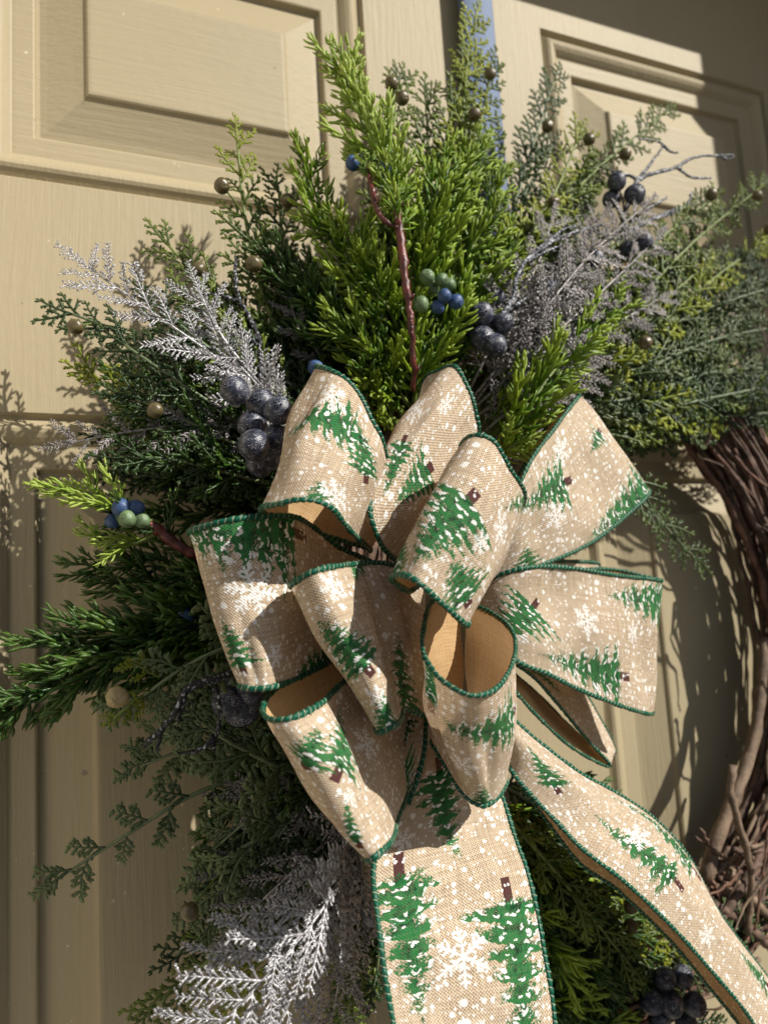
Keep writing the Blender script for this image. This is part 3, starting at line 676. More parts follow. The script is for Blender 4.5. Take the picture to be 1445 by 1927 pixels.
# cedar with seed cones
CL = [('cedar', [(640, 780, .04), (520, 620, .06), (465, 430, .06), (446, 258, .055)], 'cedar sprig standing tallest on the left with a pale tip and green brown cone', [(418, 350, .055), (478, 497, .058)], 'cedar_yellow'),
      ('cedar', [(640, 770, .04), (570, 600, .055), (535, 480, .055), (524, 350, .048)], 'slim cedar sprig with one dark cone left of the juniper fan', [(542, 378, .048)], None),
      ('cedar', [(640, 800, .04), (500, 660, .055), (400, 550, .055), (306, 450, .048)], 'cedar sprig reaching up left over the glitter fern', [(375, 506, .052)], None),
      ('cedar_dark', [(620, 820, .04), (420, 710, .05), (270, 640, .048), (122, 586, .04)], 'dark cedar sprig with a single cone reaching far left below the silver fern', [(143, 615, .040)], None),
      ('cedar', [(620, 880, .05), (420, 850, .07), (290, 770, .07), (166, 706, .06)], 'olive cedar sprig with a sunlit tip and brown cone left of the navy berries', [(292, 772, .075)], 'cedar_yellow'),  # sun on the tip is put in as yellow green end branchlets
      ('cedar', [(620, 860, .05), (500, 790, .075), (440, 720, .075), (385, 650, .07)], 'cedar sprig passing behind the black forked twig', [], None),
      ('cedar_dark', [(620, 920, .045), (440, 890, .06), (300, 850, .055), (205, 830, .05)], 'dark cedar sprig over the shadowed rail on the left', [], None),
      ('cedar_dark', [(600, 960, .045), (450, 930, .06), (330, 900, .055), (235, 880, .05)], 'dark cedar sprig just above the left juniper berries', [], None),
      ('cedar_dark', [(600, 850, .05), (420, 770, .08), (310, 700, .085), (222, 640, .078)], 'dark cedar sprig in the shade under the long silver frond', [], None),  # extra dark sprigs from here thicken the shadow thrown on the door
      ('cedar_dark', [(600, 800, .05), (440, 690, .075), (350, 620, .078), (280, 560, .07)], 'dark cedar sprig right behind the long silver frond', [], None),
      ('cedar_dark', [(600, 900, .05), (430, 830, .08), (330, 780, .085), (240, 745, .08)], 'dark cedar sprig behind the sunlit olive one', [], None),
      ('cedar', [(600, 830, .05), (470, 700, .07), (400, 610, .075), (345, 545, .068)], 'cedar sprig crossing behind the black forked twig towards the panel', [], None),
      ('cedar_dark', [(600, 940, .05), (430, 890, .085), (330, 865, .09), (225, 860, .085)], 'added shade-casting cedar sprig just over the sunlit left juniper tip', [], None),  # added to cast shade on the left edge of the door
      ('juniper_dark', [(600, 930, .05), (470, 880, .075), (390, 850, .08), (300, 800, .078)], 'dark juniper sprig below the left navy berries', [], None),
      ('juniper_dark', [(720, 1310, .08), (640, 1370, .085), (550, 1420, .075), (470, 1470, .06)], 'added sun-blocking juniper sprig just above the shaded grey fern fronds', [], None),  # added with the next ones to stop a stray sun patch on the door
      ('juniper_dark', [(700, 1390, .055), (600, 1420, .06), (520, 1460, .055), (440, 1520, .045)], 'added sun-blocking juniper sprig close to the door under the black hooked twig', [], None),
      ('juniper_dark', [(690, 1440, .06), (580, 1430, .07), (520, 1420, .068), (440, 1410, .055)], 'added level sun-blocking juniper sprig under the crushed black berries', [], None),
      ('juniper_dark', [(810, 1290, .07), (730, 1370, .095), (650, 1430, .095), (560, 1480, .085)], 'added sun-blocking juniper sprig behind the lower left ribbon loop', [], None),  # mostly hidden pair, added to keep sun off the lower left door
      ('juniper_dark', [(800, 1360, .06), (720, 1440, .085), (660, 1490, .085), (600, 1560, .075)], 'added sun-blocking juniper sprig behind the head of the centre tail', [], None),
      ('cedar', [(780, 560, .05), (735, 400, .06), (735, 260, .058), (752, 150, .052)], 'cedar sprig with twin cones left of the top greenery', [(737, 157, .052), (757, 185, .056)], None),
      ('cedar', [(800, 600, .05), (830, 380, .065), (858, 200, .062), (895, 32, .055)], 'tallest cedar sprig, with a long green spike, crossing the hanger', [], 'cedar_yellow'),
      ('cedar', [(830, 600, .05), (880, 400, .065), (900, 260, .062), (925, 120, .055)], 'cedar sprig topped with a dark cone in front of the hanger', [(922, 139, .056), (893, 215, .058)], None),
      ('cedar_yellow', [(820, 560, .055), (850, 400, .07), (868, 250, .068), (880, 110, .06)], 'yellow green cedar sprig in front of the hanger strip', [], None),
      ('cedar', [(790, 560, .05), (800, 400, .062), (805, 280, .06), (800, 175, .055)], 'cedar sprig between the twin cones and the hanger', [], None),
      ('cedar_blue', [(860, 620, .045), (950, 430, .055), (1000, 280, .05), (1045, 142, .042)], 'cedar sprig pointing at the upper right panel corner with an olive cone', [(1030, 238, .046)], None),
      ('cedar_blue', [(860, 640, .045), (940, 470, .055), (985, 370, .05), (1040, 270, .045)], 'bluish cedar sprig right of the hanger strip', [], None),
      ('cedar', [(880, 640, .05), (1010, 450, .06), (1110, 330, .055), (1255, 208, .042)], 'cedar sprig slanting up right across the upper right panel', [(1108, 262, .045), (1176, 290, .05)], None),
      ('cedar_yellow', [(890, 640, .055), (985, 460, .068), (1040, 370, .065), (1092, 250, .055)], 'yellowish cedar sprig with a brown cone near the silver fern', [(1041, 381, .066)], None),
      ('cedar_blue', [(870, 620, .045), (960, 520, .055), (1060, 400, .05), (1130, 310, .045)], 'cedar sprig behind the yellowish one', [], None),
      ('cedar', [(960, 760, 0.067), (1120, 580, 0.082), (1230, 460, 0.077), (1345, 370, 0.057)], 'cedar sprig with a round tan cone on the right', [(1338, 366, 0.060)], None),
      ('cedar', [(960, 770, 0.067), (1180, 580, 0.077), (1310, 450, 0.072), (1440, 345, 0.054)], 'cedar sprig with a cone at the far right edge of the panel', [(1424, 368, 0.056)], None),
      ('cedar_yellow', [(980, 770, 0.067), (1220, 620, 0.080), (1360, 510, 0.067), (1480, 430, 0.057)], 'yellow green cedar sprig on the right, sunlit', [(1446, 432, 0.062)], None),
      ('cedar_blue', [(980, 780, 0.067), (1200, 650, 0.080), (1330, 580, 0.067), (1490, 530, 0.057)], 'blue green cedar sprig on the right, under the yellow one', [], None),
      ('cedar_blue', [(980, 790, 0.067), (1200, 700, 0.080), (1340, 640, 0.067), (1490, 610, 0.057)], 'blue green cedar sprig with a cone near the ring', [(1214, 645, 0.088)], None),
      ('cedar_blue', [(980, 800, 0.067), (1220, 740, 0.080), (1340, 700, 0.067), (1490, 690, 0.057)], 'long bluish cedar sprig arching over the grapevine ring', [], None),
      ('cedar_dark', [(980, 800, 0.062), (1160, 750, 0.072), (1280, 730, 0.072), (1420, 740, 0.057)], 'dark cedar sprig along the underside of the right greenery', [], None),
      ('cedar_yellow', [(1060, 770, 0.067), (1180, 760, 0.077), (1260, 770, 0.077), (1345, 800, 0.062)], 'cedar sprig with sunlit ends hanging into the ring opening', [], None),
      ('cedar_blue', [(1000, 790, 0.067), (1100, 760, 0.072), (1200, 790, 0.072), (1300, 810, 0.070)], 'low bluish cedar sprig over the ring opening', [], None),
      ('cedar_blue', [(1010, 740, 0.067), (1150, 640, 0.077), (1260, 560, 0.072), (1380, 480, 0.057)], 'bluish cedar sprig right of the mauve fern', [], None),
      ('cedar_blue', [(1100, 820, .05), (1190, 920, .055), (1250, 990, .055), (1312, 1055, .052)], 'lone cedar sprig hanging inside the ring right of the bow', [], None),
      ('cedar', [(960, 1500, .045), (1040, 1590, .06), (1130, 1660, .06), (1230, 1740, .055)], 'olive cedar sprig under the right ribbon tail with a dark brown cone', [(1186, 1705, .062)], None),
      ('cedar_yellow', [(980, 1540, .045), (1070, 1640, .06), (1160, 1720, .06), (1260, 1790, .055)], 'yellow olive cedar sprig under the right ribbon tail', [], None),
      ('cedar_blue', [(1000, 1640, .045), (1110, 1740, .058), (1210, 1790, .056), (1330, 1830, .05)], 'pale cedar sprig over the navy berries at the bottom right', [(1186, 1742, .060)], None),
      ('cedar_blue', [(960, 1490, .05), (985, 1560, .06), (1000, 1620, .06), (1010, 1700, .055)], 'pale cedar sprig close beside the centre tail', [], None),
      ('cedar_dark', [(980, 1660, .04), (1120, 1790, .05), (1240, 1880, .05), (1380, 1960, .045)], 'dark cedar sprig behind the navy berries at the bottom right', [], None),
      ('cedar_blue', [(1300, 1810, .05), (1350, 1770, .056), (1395, 1740, .056), (1440, 1700, .05)], 'frosted pale cedar tip at the foot of the bare twigs', [], None)]
for kd, pts, lab, sd, tk in CL: sprig(kd, pts, lab, seeds=sd, tip_kind=tk, size=1.15, step=.0064)

# leafy sage sprigs on the lower left
LL = [([(580, 1200, 0.090), (440, 1215, 0.105), (340, 1260, 0.105), (252, 1325, 0.095)], 'sage leaf sprig with a sunlit tan cone at its end', [(221, 1312, 0.096, 1)], 1.1),
      ([(640, 1480, 0.068), (520, 1440, 0.100), (430, 1395, 0.105), (366, 1348, 0.100)], 'sage leaf sprig with a thick stem under the black twig', [], 1.15),
      ([(620, 1430, 0.063), (400, 1480, 0.073), (240, 1570, 0.068), (100, 1660, 0.058)], 'long sage sprig stretching to the left over the door panel', [], .82),
      ([(640, 1480, 0.063), (520, 1560, 0.090), (430, 1620, 0.090), (400, 1740, 0.073)], 'sage sprig with a grey brown cone low on the left', [(357, 1716, .085)], 1.1),
      ([(560, 1200, .055), (460, 1200, .07), (400, 1200, .07), (340, 1215, .062)], 'sage leaf sprig just left of the left ribbon loop', [], 1.1),
      ([(600, 1250, 0.063), (460, 1290, 0.090), (370, 1330, 0.088), (290, 1400, 0.068)], 'sage sprig under the tan cone', [], 1.1),
      ([(620, 1400, 0.058), (470, 1400, 0.068), (380, 1400, 0.068), (270, 1440, 0.063)], 'sage sprig behind the black forked twig on the lower left', [], 1.0),
      ([(640, 1520, 0.063), (560, 1560, 0.073), (470, 1620, 0.073), (380, 1700, 0.068)], 'sage sprig left of the lower silver fern', [], 1.1)]
for pts, lab, sd, sz in LL: sprig('lobed', pts, lab, seeds=sd, size=sz, step=.0105)
sprig('cedar_yellow', [(300, 1270, .088), (275, 1258, .098), (258, 1250, .104), (246, 1246, .108)], 'tiny leaf tip coloured as sunlit just above the tan cone', size=.55, t0=.35)  # yellow green colour stands in for sun on these sage leaf tips
sprig('cedar_yellow', [(290, 1300, .09), (258, 1318, .10), (240, 1332, .104), (214, 1352, .104)], 'tiny leaf tip coloured as sunlit just below the tan cone', size=.55, t0=.3)
for pts, kd, lab in (([(640, 1600, .045), (480, 1720, .06), (380, 1820, .058), (280, 1905, .05)], 'cedar', 'green cedar sprig sunlit at the bottom left'),
                     ([(650, 1680, .045), (500, 1800, .06), (430, 1880, .058), (330, 1990, .05)], 'cedar_yellow', 'lit cedar sprig at the bottom edge left of the silver fern'),
                     ([(640, 1560, .04), (500, 1680, .05), (430, 1740, .05), (330, 1800, .045)], 'cedar_dark', 'dark cedar sprig behind the low grey cone'),
                     ([(760, 1560, .05), (690, 1720, .06), (660, 1830, .06), (640, 1960, .055)], 'cedar_dark', 'dark cedar sprig between the silver fern and the centre tail'),
                     ([(740, 1620, .06), (690, 1760, .075), (660, 1850, .075), (655, 1960, .07)], 'cedar', 'cedar sprig with lit ends close left of the centre tail')):
    sprig(kd, pts, lab, size=1.05)

# glittered ferns
FL = [('silver', [(560, 800, 0.074), (430, 690, 0.099), (290, 590, 0.099), (158, 498, 0.086)], 'long silver fern frond reaching up left over the door', 1.15),
      ('silver', [(560, 800, 0.079), (470, 700, 0.104), (410, 620, 0.104), (372, 540, 0.099)], 'shorter upright silver fern frond behind the black twig', 1.0),
      ('mauve', [(560, 830, 0.069), (400, 800, 0.084), (260, 810, 0.079), (126, 835, 0.069)], 'greyish fern frond over the shaded rail on the left', .95),
      ('silver', [(560, 810, 0.079), (480, 720, 0.102), (430, 660, 0.104), (400, 590, 0.099)], 'small silver fern frond beside the long one', .8),
      ('mauve', [(640, 740, .06), (590, 650, .07), (560, 610, .07), (545, 560, .065)], 'thin brownish fern frond left of the upper left loop', .8),
      ('silver', [(745, 1480, .085), (665, 1620, .12), (570, 1760, .145), (400, 1945, .145)], 'large sunlit silver fern frond at the bottom left of the bow', 1.5),
      ('silver', [(742, 1500, .085), (650, 1620, .118), (540, 1730, .14), (430, 1800, .138)], 'shorter sunlit silver fern frond over the large one', 1.25),
      ('mauve', [(740, 1470, .07), (600, 1490, .09), (520, 1500, .09), (440, 1500, .08)], 'grey fern frond pointing left under the lower left loop', 1.05),
      ('mauve', [(740, 1500, .07), (620, 1580, .095), (530, 1660, .095), (440, 1745, .085)], 'grey fern frond above the sunlit silver one', 1.1),
      ('mauve', [(745, 1540, .07), (680, 1680, .09), (650, 1790, .09), (620, 1945, .085)], 'dark grey fern frond hanging right of the sunlit silver one', 1.1),
      ('silver', [(740, 1520, .08), (650, 1680, .115), (590, 1800, .13), (515, 1945, .135)], 'silver fern frond with a blue sheen hanging straight down', 1.3),
      ('mauve', [(740, 1500, .065), (590, 1560, .085), (490, 1620, .085), (420, 1640, .08)], 'grey fern frond with shadowed tips on the lower left', 1.0),
      ('mauve', [(880, 760, 0.078), (1010, 600, 0.103), (1110, 480, 0.103), (1215, 385, 0.093)], 'mauve grey fern frond reaching up to the right navy berries', 1.1),
      ('mauve', [(890, 770, 0.078), (1020, 650, 0.103), (1130, 550, 0.103), (1235, 450, 0.093)], 'mauve grey fern frond second of the right fan', 1.1),
      ('mauve', [(900, 780, 0.078), (1040, 690, 0.098), (1140, 620, 0.098), (1245, 560, 0.088)], 'mauve grey fern frond lowest of the right fan', 1.1),
      ('mauve', [(880, 740, 0.078), (960, 580, 0.098), (1010, 500, 0.098), (1040, 410, 0.088)], 'mauve grey fern frond most upright of the right fan', 1.05),
      ('mauve', [(890, 760, 0.078), (1000, 620, 0.098), (1080, 520, 0.098), (1130, 420, 0.088)], 'mauve grey fern frond behind the grey forked twig', 1.05),
      ('mauve', [(900, 820, 0.078), (980, 760, 0.098), (1050, 740, 0.098), (1120, 690, 0.088)], 'mauve grey fern frond behind the long bright juniper', 1.0),
      ('mauve', [(900, 900, .045), (990, 830, .06), (1030, 800, .06), (1060, 770, .055)], 'small grey fern frond beside the right upper loop', .9)]
for kd, pts, lab, sz in FL: sprig(kd, pts, lab, size=sz*1.02, taper=.6, r0=.0009, step=.0056 if pts[-1][1] > 1900 else .0068)

# the dense inner greenery: sprigs no one could tell apart
def fill(n, kinds, cx_, cy_, a0, a1, r0_, r1_, d0, d1, where):
    for i in range(n):
        a = math.radians(random.uniform(a0, a1)); ra, rb = r0_*random.uniform(.8, 1.1), r1_*random.uniform(.72, 1.0)
        b = a+random.uniform(-.2, .2); d = random.uniform(d0, d1)
        p0, p1 = (cx_+ra*math.cos(a), cy_-ra*math.sin(a), d), (cx_+rb*math.cos(b), cy_-rb*math.sin(b), d+random.uniform(-.008, .012))
        pm = ((p0[0]+p1[0])/2, (p0[1]+p1[1])/2-10, d+.012)
        kd = random.choice(kinds)
        sprig(kd, [p0, pm, p1], KINDW[NAME[kd]]+' '+where, group=NAME[kd].replace('_', ' ')+'s '+where, size=1.1, step=.0075)
KINDW = {'juniper_sprig': 'dark juniper sprig', 'cedar_sprig': 'lacy cedar sprig', 'leafy_sprig': 'sage leaf sprig', 'glitter_fern': 'grey fern'}
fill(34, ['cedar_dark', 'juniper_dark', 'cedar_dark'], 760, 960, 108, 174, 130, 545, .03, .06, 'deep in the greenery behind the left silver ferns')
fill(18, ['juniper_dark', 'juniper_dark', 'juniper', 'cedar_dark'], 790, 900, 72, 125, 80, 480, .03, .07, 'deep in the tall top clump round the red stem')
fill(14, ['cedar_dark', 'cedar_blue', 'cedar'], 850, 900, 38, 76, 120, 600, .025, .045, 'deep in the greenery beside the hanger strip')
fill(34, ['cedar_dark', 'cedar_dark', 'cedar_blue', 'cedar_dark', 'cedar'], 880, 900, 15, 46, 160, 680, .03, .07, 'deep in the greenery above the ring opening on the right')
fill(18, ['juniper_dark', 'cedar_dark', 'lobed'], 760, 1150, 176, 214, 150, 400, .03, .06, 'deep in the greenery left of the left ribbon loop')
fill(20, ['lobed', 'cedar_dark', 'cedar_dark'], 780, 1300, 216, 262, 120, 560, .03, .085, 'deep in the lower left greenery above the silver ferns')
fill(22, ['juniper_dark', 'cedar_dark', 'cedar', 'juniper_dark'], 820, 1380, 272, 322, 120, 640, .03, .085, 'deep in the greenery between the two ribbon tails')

# berries
BG = 'navy frosted berry bunches in the wreath'
cluster('navy frosted berries with silver calyx bunched left of the upper left ribbon loop', [(442, 735, 0.128), (492, 760, 0.120), (524, 772, 0.134), (475, 800, 0.118), (478, 838, 0.135), (520, 828, 0.128), (505, 862, 0.122), (545, 850, 0.115), (490, 870, 0.120)], [NAVY], (520, 790, 0.105), BG)
cluster('navy frosted berries bunched right of the blue and green ones', [(905, 592, 0.102), (946, 608, 0.106), (932, 562, 0.094), (908, 638, 0.102), (930, 650, 0.106), (962, 580, 0.092), (890, 620, 0.090)], [NAVY], (930, 612, 0.084), BG)
cluster('blue grey frosted berries at the top of the right mauve fern', [(1160, 342, 0.089), (1194, 366, 0.092), (1150, 375, 0.082), (1210, 455, 0.092), (1180, 470, 0.084), (1120, 487, 0.089)], [NAVY], (1170, 420, 0.079), BG, size=.92)
cluster('dark berries half hidden behind the grey forked twig', [(1030, 572, 0.084), (1052, 590, 0.086), (1020, 600, 0.079), (1065, 560, 0.076)], [NAVY], (1040, 585, 0.074), BG)
cluster('nearly black berries in shade at the bottom right', [(1250, 1842, 0.068), (1282, 1838, 0.066), (1225, 1885, 0.066), (1262, 1890, 0.072), (1305, 1890, 0.070), (1240, 1920, 0.066), (1290, 1925, 0.063)], [NAVY], (1265, 1870, 0.058), BG)
cluster('lone dark berry peeping out left of the centre tail', [(702, 1722, .10), (712, 1740, .09)], [NAVY], (740, 1720, .08), BG, size=.8)
JG = 'blue and green juniper berry bunches'
cluster('green and blue berries bunched right of the red stem', [(803, 521, .108, 1), (831, 527, .108, 1), (812, 543, .10, 1), (792, 573, .106, 1, 1.15), (845, 536, .10, 1, .9), (836, 557, .112, 0), (857, 568, .11, 0, 1.05), (823, 578, .108, 0, .9), (732, 572, .085, 1)], [BLUE, GREEN], (785, 560, .09), JG, stem='stem_green')
cluster('blue and green berries bunched on the left by the sunlit juniper tip', [(229, 955, .086, 0, 1.05), (256, 957, .086, 0), (240, 977, .09, 1, 1.05), (268, 980, .088, 1), (212, 981, .08, 0, .9), (228, 975, .08, 1)], [BLUE, GREEN], (280, 985, .078), JG, stem='stem_green')
cluster('blue and green berries under the bright top juniper tip', [(664, 307, .10, 0), (688, 300, .098, 1), (737, 294, .10, 1, 1.1), (722, 320, .10, 0)], [BLUE, GREEN], (715, 330, .095), JG, stem='stem_green')
cluster('two small blue berries peeping above the upper left loop', [(594, 692, .10, 0), (602, 702, .092, 0, .9)], [BLUE, GREEN], (620, 720, .08), JG, stem='stem_green')
cluster('small blue berry hidden in the left juniper under the bow', [(350, 1160, .08, 0, .9), (362, 1170, .074, 0, .8)], [BLUE, GREEN], (400, 1160, .07), JG, stem='stem_green')

nb = [o for o in bpy.data.objects if o.get('label', '').startswith('navy frosted berries with silver')][0]
for (u0, v0, d0), (u1, v1, d1) in (((455, 760, .122), (428, 696, .128)), ((458, 758, .122), (448, 704, .128)), ((462, 756, .122), (468, 710, .126)), ((450, 765, .122), (418, 724, .126)), ((500, 770, .124), (535, 752, .13))):
    p0, p1 = P(u0, v0, d0)-np.array(nb.location), P(u1, v1, d1)-np.array(nb.location)
    mb = MB(); mb.tube(spline([p0, (p0+p1)/2+rv(.001), p1], 8), [.0007, .0013, .0017, .0018, .0016, .0014, .0009, .0003], 6, flat=.4, normal=(0, 1, 0)); link('calyx', mb.mesh('calyx', M['silver']), nb)

# bare twigs
twig('black glittered forked twig above the left navy berries', [[(492, 745, .085), (490, 680, .09), (487, 640, .092), (470, 595, .092), (450, 565, .09), (443, 530, .088), (444, 486, .085)], [(452, 567, .09), (425, 560, .089), (400, 553, .086), (376, 555, .084)], [(486, 650, .092), (460, 628, .092), (440, 612, .09), (430, 606, .09)]], 'twig_black')
twig('grey frosted twig curving up right from the navy berries', [[(935, 605, 0.108), (965, 560, 0.108), (972, 520, 0.108), (1000, 480, 0.106), (1060, 445, 0.100), (1135, 422, 0.092)], [(990, 492, 0.107), (1040, 468, 0.104), (1056, 464, 0.100)], [(1010, 470, 0.105), (1060, 432, 0.100), (1085, 427, 0.098)], [(945, 590, 0.106), (1000, 555, 0.100), (1030, 535, 0.096)]], 'twig_grey')
twig('grey branching twig over the upper right door panel', [[(1175, 400, 0.075), (1200, 340, 0.078), (1270, 315, 0.075), (1310, 295, 0.070), (1378, 293, 0.064)], [(1195, 342, 0.078), (1230, 300, 0.075), (1245, 270, 0.070), (1200, 262, 0.068)], [(1272, 314, 0.075), (1300, 333, 0.072), (1338, 335, 0.066)], [(1200, 338, 0.078), (1180, 330, 0.076), (1150, 322, 0.072)], [(1355, 292, 0.066), (1366, 300, 0.064), (1380, 296, 0.063)], [(1245, 272, 0.070), (1262, 286, 0.066), (1275, 288, 0.065)]], 'twig_grey')
twig('short grey twigs beside the right berries', [[(1180, 440, 0.070), (1230, 410, 0.070), (1290, 385, 0.066), (1300, 362, 0.065)], [(1230, 412, 0.070), (1270, 400, 0.068), (1302, 385, 0.066)], [(1215, 395, 0.070), (1240, 380, 0.068), (1255, 372, 0.066)]], 'twig_grey')
twig('black glittered hooked twig left of the lower left loop', [[(470, 1260, 0.113), (410, 1275, 0.118), (350, 1300, 0.118), (325, 1350, 0.116), (290, 1385, 0.112), (270, 1405, 0.110)], [(405, 1290, 0.118), (413, 1330, 0.118), (408, 1380, 0.116), (375, 1412, 0.114), (335, 1418, 0.112)], [(350, 1300, 0.118), (340, 1340, 0.116), (335, 1360, 0.114)], [(305, 1370, 0.114), (300, 1395, 0.112), (296, 1412, 0.111)], [(400, 1385, 0.116), (402, 1400, 0.115), (404, 1412, 0.114)]], 'twig_black', r0=.0019)
cluster('crushed black glittered berries beside the left ribbon loop', [(430, 1320, 0.106, 0, 1.1), (455, 1335, 0.104, 0, 1.1), (470, 1300, 0.108, 0, 1.0), (445, 1300, 0.102)], [NAVY], (480, 1320, 0.094), BG)

# ------------------------------------------------------------------ the bow
bow = thing('ribbon_bow', P(790, 1090, .12), 'burlap ribbon bow printed with snowy fir trees, green stitched edges, on wreath', 'bow')
BP = P(790, 1090, .12)
INFO = []
def ribbon(name, st, trees=(), flakes=(), bulge=0.0, n=84, m=18, face=None, crumple=.0011, label=None):
    A = resample(spline([P(*s_[:3]) for s_ in st], 200), 200)[0]; B = resample(spline([P(*s_[3:6]) for s_ in st], 200), 200)[0]
    # keep the stations paired: sample both by station number
    k_ = np.linspace(0, len(st)-1, n)
    A = spline([P(*s_[:3]) for s_ in st], n); B = spline([P(*s_[3:6]) for s_ in st], n)
    wm = np.linalg.norm(A-B, axis=1)
    INFO.append((name, [round(float(np.linalg.norm(P(*s_[:3])-P(*s_[3:6])))*1000) for s_ in st]))
    w = np.linspace(0, 1, m)
    G = A[:, None]*(1-w)[None, :, None] + B[:, None]*w[None, :, None]
    ds = np.gradient(G, axis=0); dw = np.gradient(G, axis=1); N = np.cross(ds, dw); N /= np.linalg.norm(N, axis=2)[..., None]+1e-12
    rngl = np.random.default_rng(abs(hash(name+str(st[0]))) % 1000 if False else int(abs(st[0][0]*7+st[0][1]*3)) % 997)
    ph = rngl.uniform(0, 6, 6); ss = np.linspace(0, 1, n)[:, None]*n/14.0; ww = w[None]
    cr = (np.sin(ss*2.1+ph[0]+3*ww)*np.sin(ww*5.2+ph[1]) + .6*np.sin(ss*4.3-ww*6+ph[2]) + .4*np.sin(ss*1.2+9*ww+ph[3]))*crumple
    for _ in range(7):                                # dents and soft kinks left by tying
        si, wi, sg_, am = rngl.uniform(0, n), rngl.uniform(0, 1), rngl.uniform(2.2, 6), rngl.uniform(-.0030, .0030)
        tl = rngl.uniform(-6, 6); cr = cr + am*np.exp(-(((np.arange(n)[:, None]-si-tl*(ww-.5))/sg_)**2) - ((ww-wi)/rngl.uniform(.18, .5))**2)
    for _ in range(5):                                # sharper creases across the cloth
        si, tl, am, sg_ = rngl.uniform(.1, .9)*n, rngl.uniform(-9, 9), rngl.choice([-1, 1])*rngl.uniform(.0006, .0016), rngl.uniform(1.6, 3.2)
        cr = cr + am*np.exp(-np.abs(np.arange(n)[:, None]-si-tl*(ww-.5))/sg_)*(.25+.75*np.sin(math.pi*(ww*.8+rngl.uniform(0, .2)))**2)
    # printed side: the outside of the loop, found at the station that faces the lens
    i0 = int((face if face is not None else (len(st)-1)/2)/(len(st)-1)*(n-1)); c0 = G[i0, m//2]
    flip = np.dot(N[i0, m//2], CAM-c0) < 0
    sg = -1.0 if flip else 1.0
    G = G + N*sg*(cr*(.35+.65*np.sin(math.pi*ww)**.5) + bulge*np.sin(math.pi*ww))[..., None]
    L = np.r_[0, np.cumsum(np.linalg.norm(np.diff(G[:, m//2], axis=0), axis=1))]
    Wd = .0635
    idx = lambda i, j: i*m+j
    Fc = [((idx(i, j), idx(i+1, j), idx(i+1, j+1), idx(i, j+1)) if not flip else (idx(i, j), idx(i, j+1), idx(i+1, j+1), idx(i+1, j))) for i in range(n-1) for j in range(m-1)]
    Gv = G.reshape(-1, 3)
    UV = np.stack([np.repeat(L, m), np.tile(w*Wd, n)], 1)
    uu, vv, zz_ = proj(Gv); Nn = (N*sg).reshape(-1, 3); facing = np.einsum('ij,ij->i', Nn, CAM-Gv) > 0
    def look(q):
        d2 = (uu-q[0])**2+(vv-q[1])**2 + np.where(facing, 0, 1e6) + (zz_-zz_.min())*2e4*.05
        o_ = np.argsort(d2)[:4]; k = o_[0]
        # first-order correction on the neighbouring vertices
        i, j = divmod(int(k), m); i = min(max(i, 1), n-2); j = min(max(j, 1), m-2)
        Ju = np.array([[uu[idx(i+1, j)]-uu[idx(i-1, j)], uu[idx(i, j+1)]-uu[idx(i, j-1)]], [vv[idx(i+1, j)]-vv[idx(i-1, j)], vv[idx(i, j+1)]-vv[idx(i, j-1)]]])/2
        r_ = np.array([q[0]-uu[idx(i, j)], q[1]-vv[idx(i, j)]])
        try: st_ = np.linalg.solve(Ju, r_).clip(-6, 6)
        except Exception: st_ = np.zeros(2)
        return np.array([L[i]+st_[0]*(L[min(i+1, n-1)]-L[i-1])/2, (w[j]+st_[1]/(m-1))*Wd])
    TT = []
    for q, (base, tip, half) in enumerate(trees):
        b0, t0 = look(base), look(tip); ln = float(np.linalg.norm(t0-b0)); ln = min(max(ln, .018), .065); a_ = (t0-b0)/(np.linalg.norm(t0-b0)+1e-9)
        TT.append(((float(b0[0]), float(b0[1])), (float(a_[0]), float(a_[1])), ln, half*1.14, q*1.37+ph[4]))
    FF = [((float(look(c_)[0]), float(look(c_)[1])), rad, random.uniform(0, 1)) for c_, rad in flakes]
    mt = ribbon_mat('printed_burlap_'+name, TT, FF)
    me = bpy.data.meshes.new(name); me.from_pydata((Gv-BP).tolist(), [], Fc)
    me.polygons.foreach_set('use_smooth', [True]*len(me.polygons)); me.materials.append(mt)
    ul = me.uv_layers.new(name='UVMap'); li = np.zeros(len(me.loops), np.int32); me.loops.foreach_get('vertex_index', li)
    ul.data.foreach_set('uv', UV[li].ravel())
    o = link(name, me, bow)
    if label: o['label'] = label
    for E_, dv in ((G[:, 0], -1), (G[:, -1], 1)):
        pts, Le = resample(E_, 230); nr = 8; t = np.gradient(pts, axis=0); t /= np.linalg.norm(t, axis=1)[:, None]
        d_ = np.stack([np.interp(np.linspace(0, 1, 230), np.linspace(0, 1, n), (G[:, 0]-G[:, -1])[:, c]) for c in range(3)], 1)*-dv
        d_ -= t*np.einsum('ij,ij->i', d_, t)[:, None]; d_ /= np.linalg.norm(d_, axis=1)[:, None]; c_ = np.cross(t, d_)
        a = 2*math.pi*np.arange(nr)/nr; sl_ = np.linspace(0, Le, 230)
        rad = .00100*(1+.17*np.cos(2*math.pi*(sl_[:, None]/.0027)+a[None]+1.2*np.sin(sl_[:, None]*420))) * (1+.09*rngl.normal(0, 1, (230, 1))+.12*np.sin(sl_[:, None]*310+ph[1])*np.sin(sl_[:, None]*97+ph[2]))
        Vt = pts[:, None] + d_[:, None]*.0004 + rad[..., None]*(d_[:, None]*np.cos(a)[None, :, None]*1.12 + c_[:, None]*np.sin(a)[None, :, None]*.86)
        Ft = [(i*nr+j, i*nr+(j+1) % nr, (i+1)*nr+(j+1) % nr, (i+1)*nr+j) for i in range(229) for j in range(nr)]
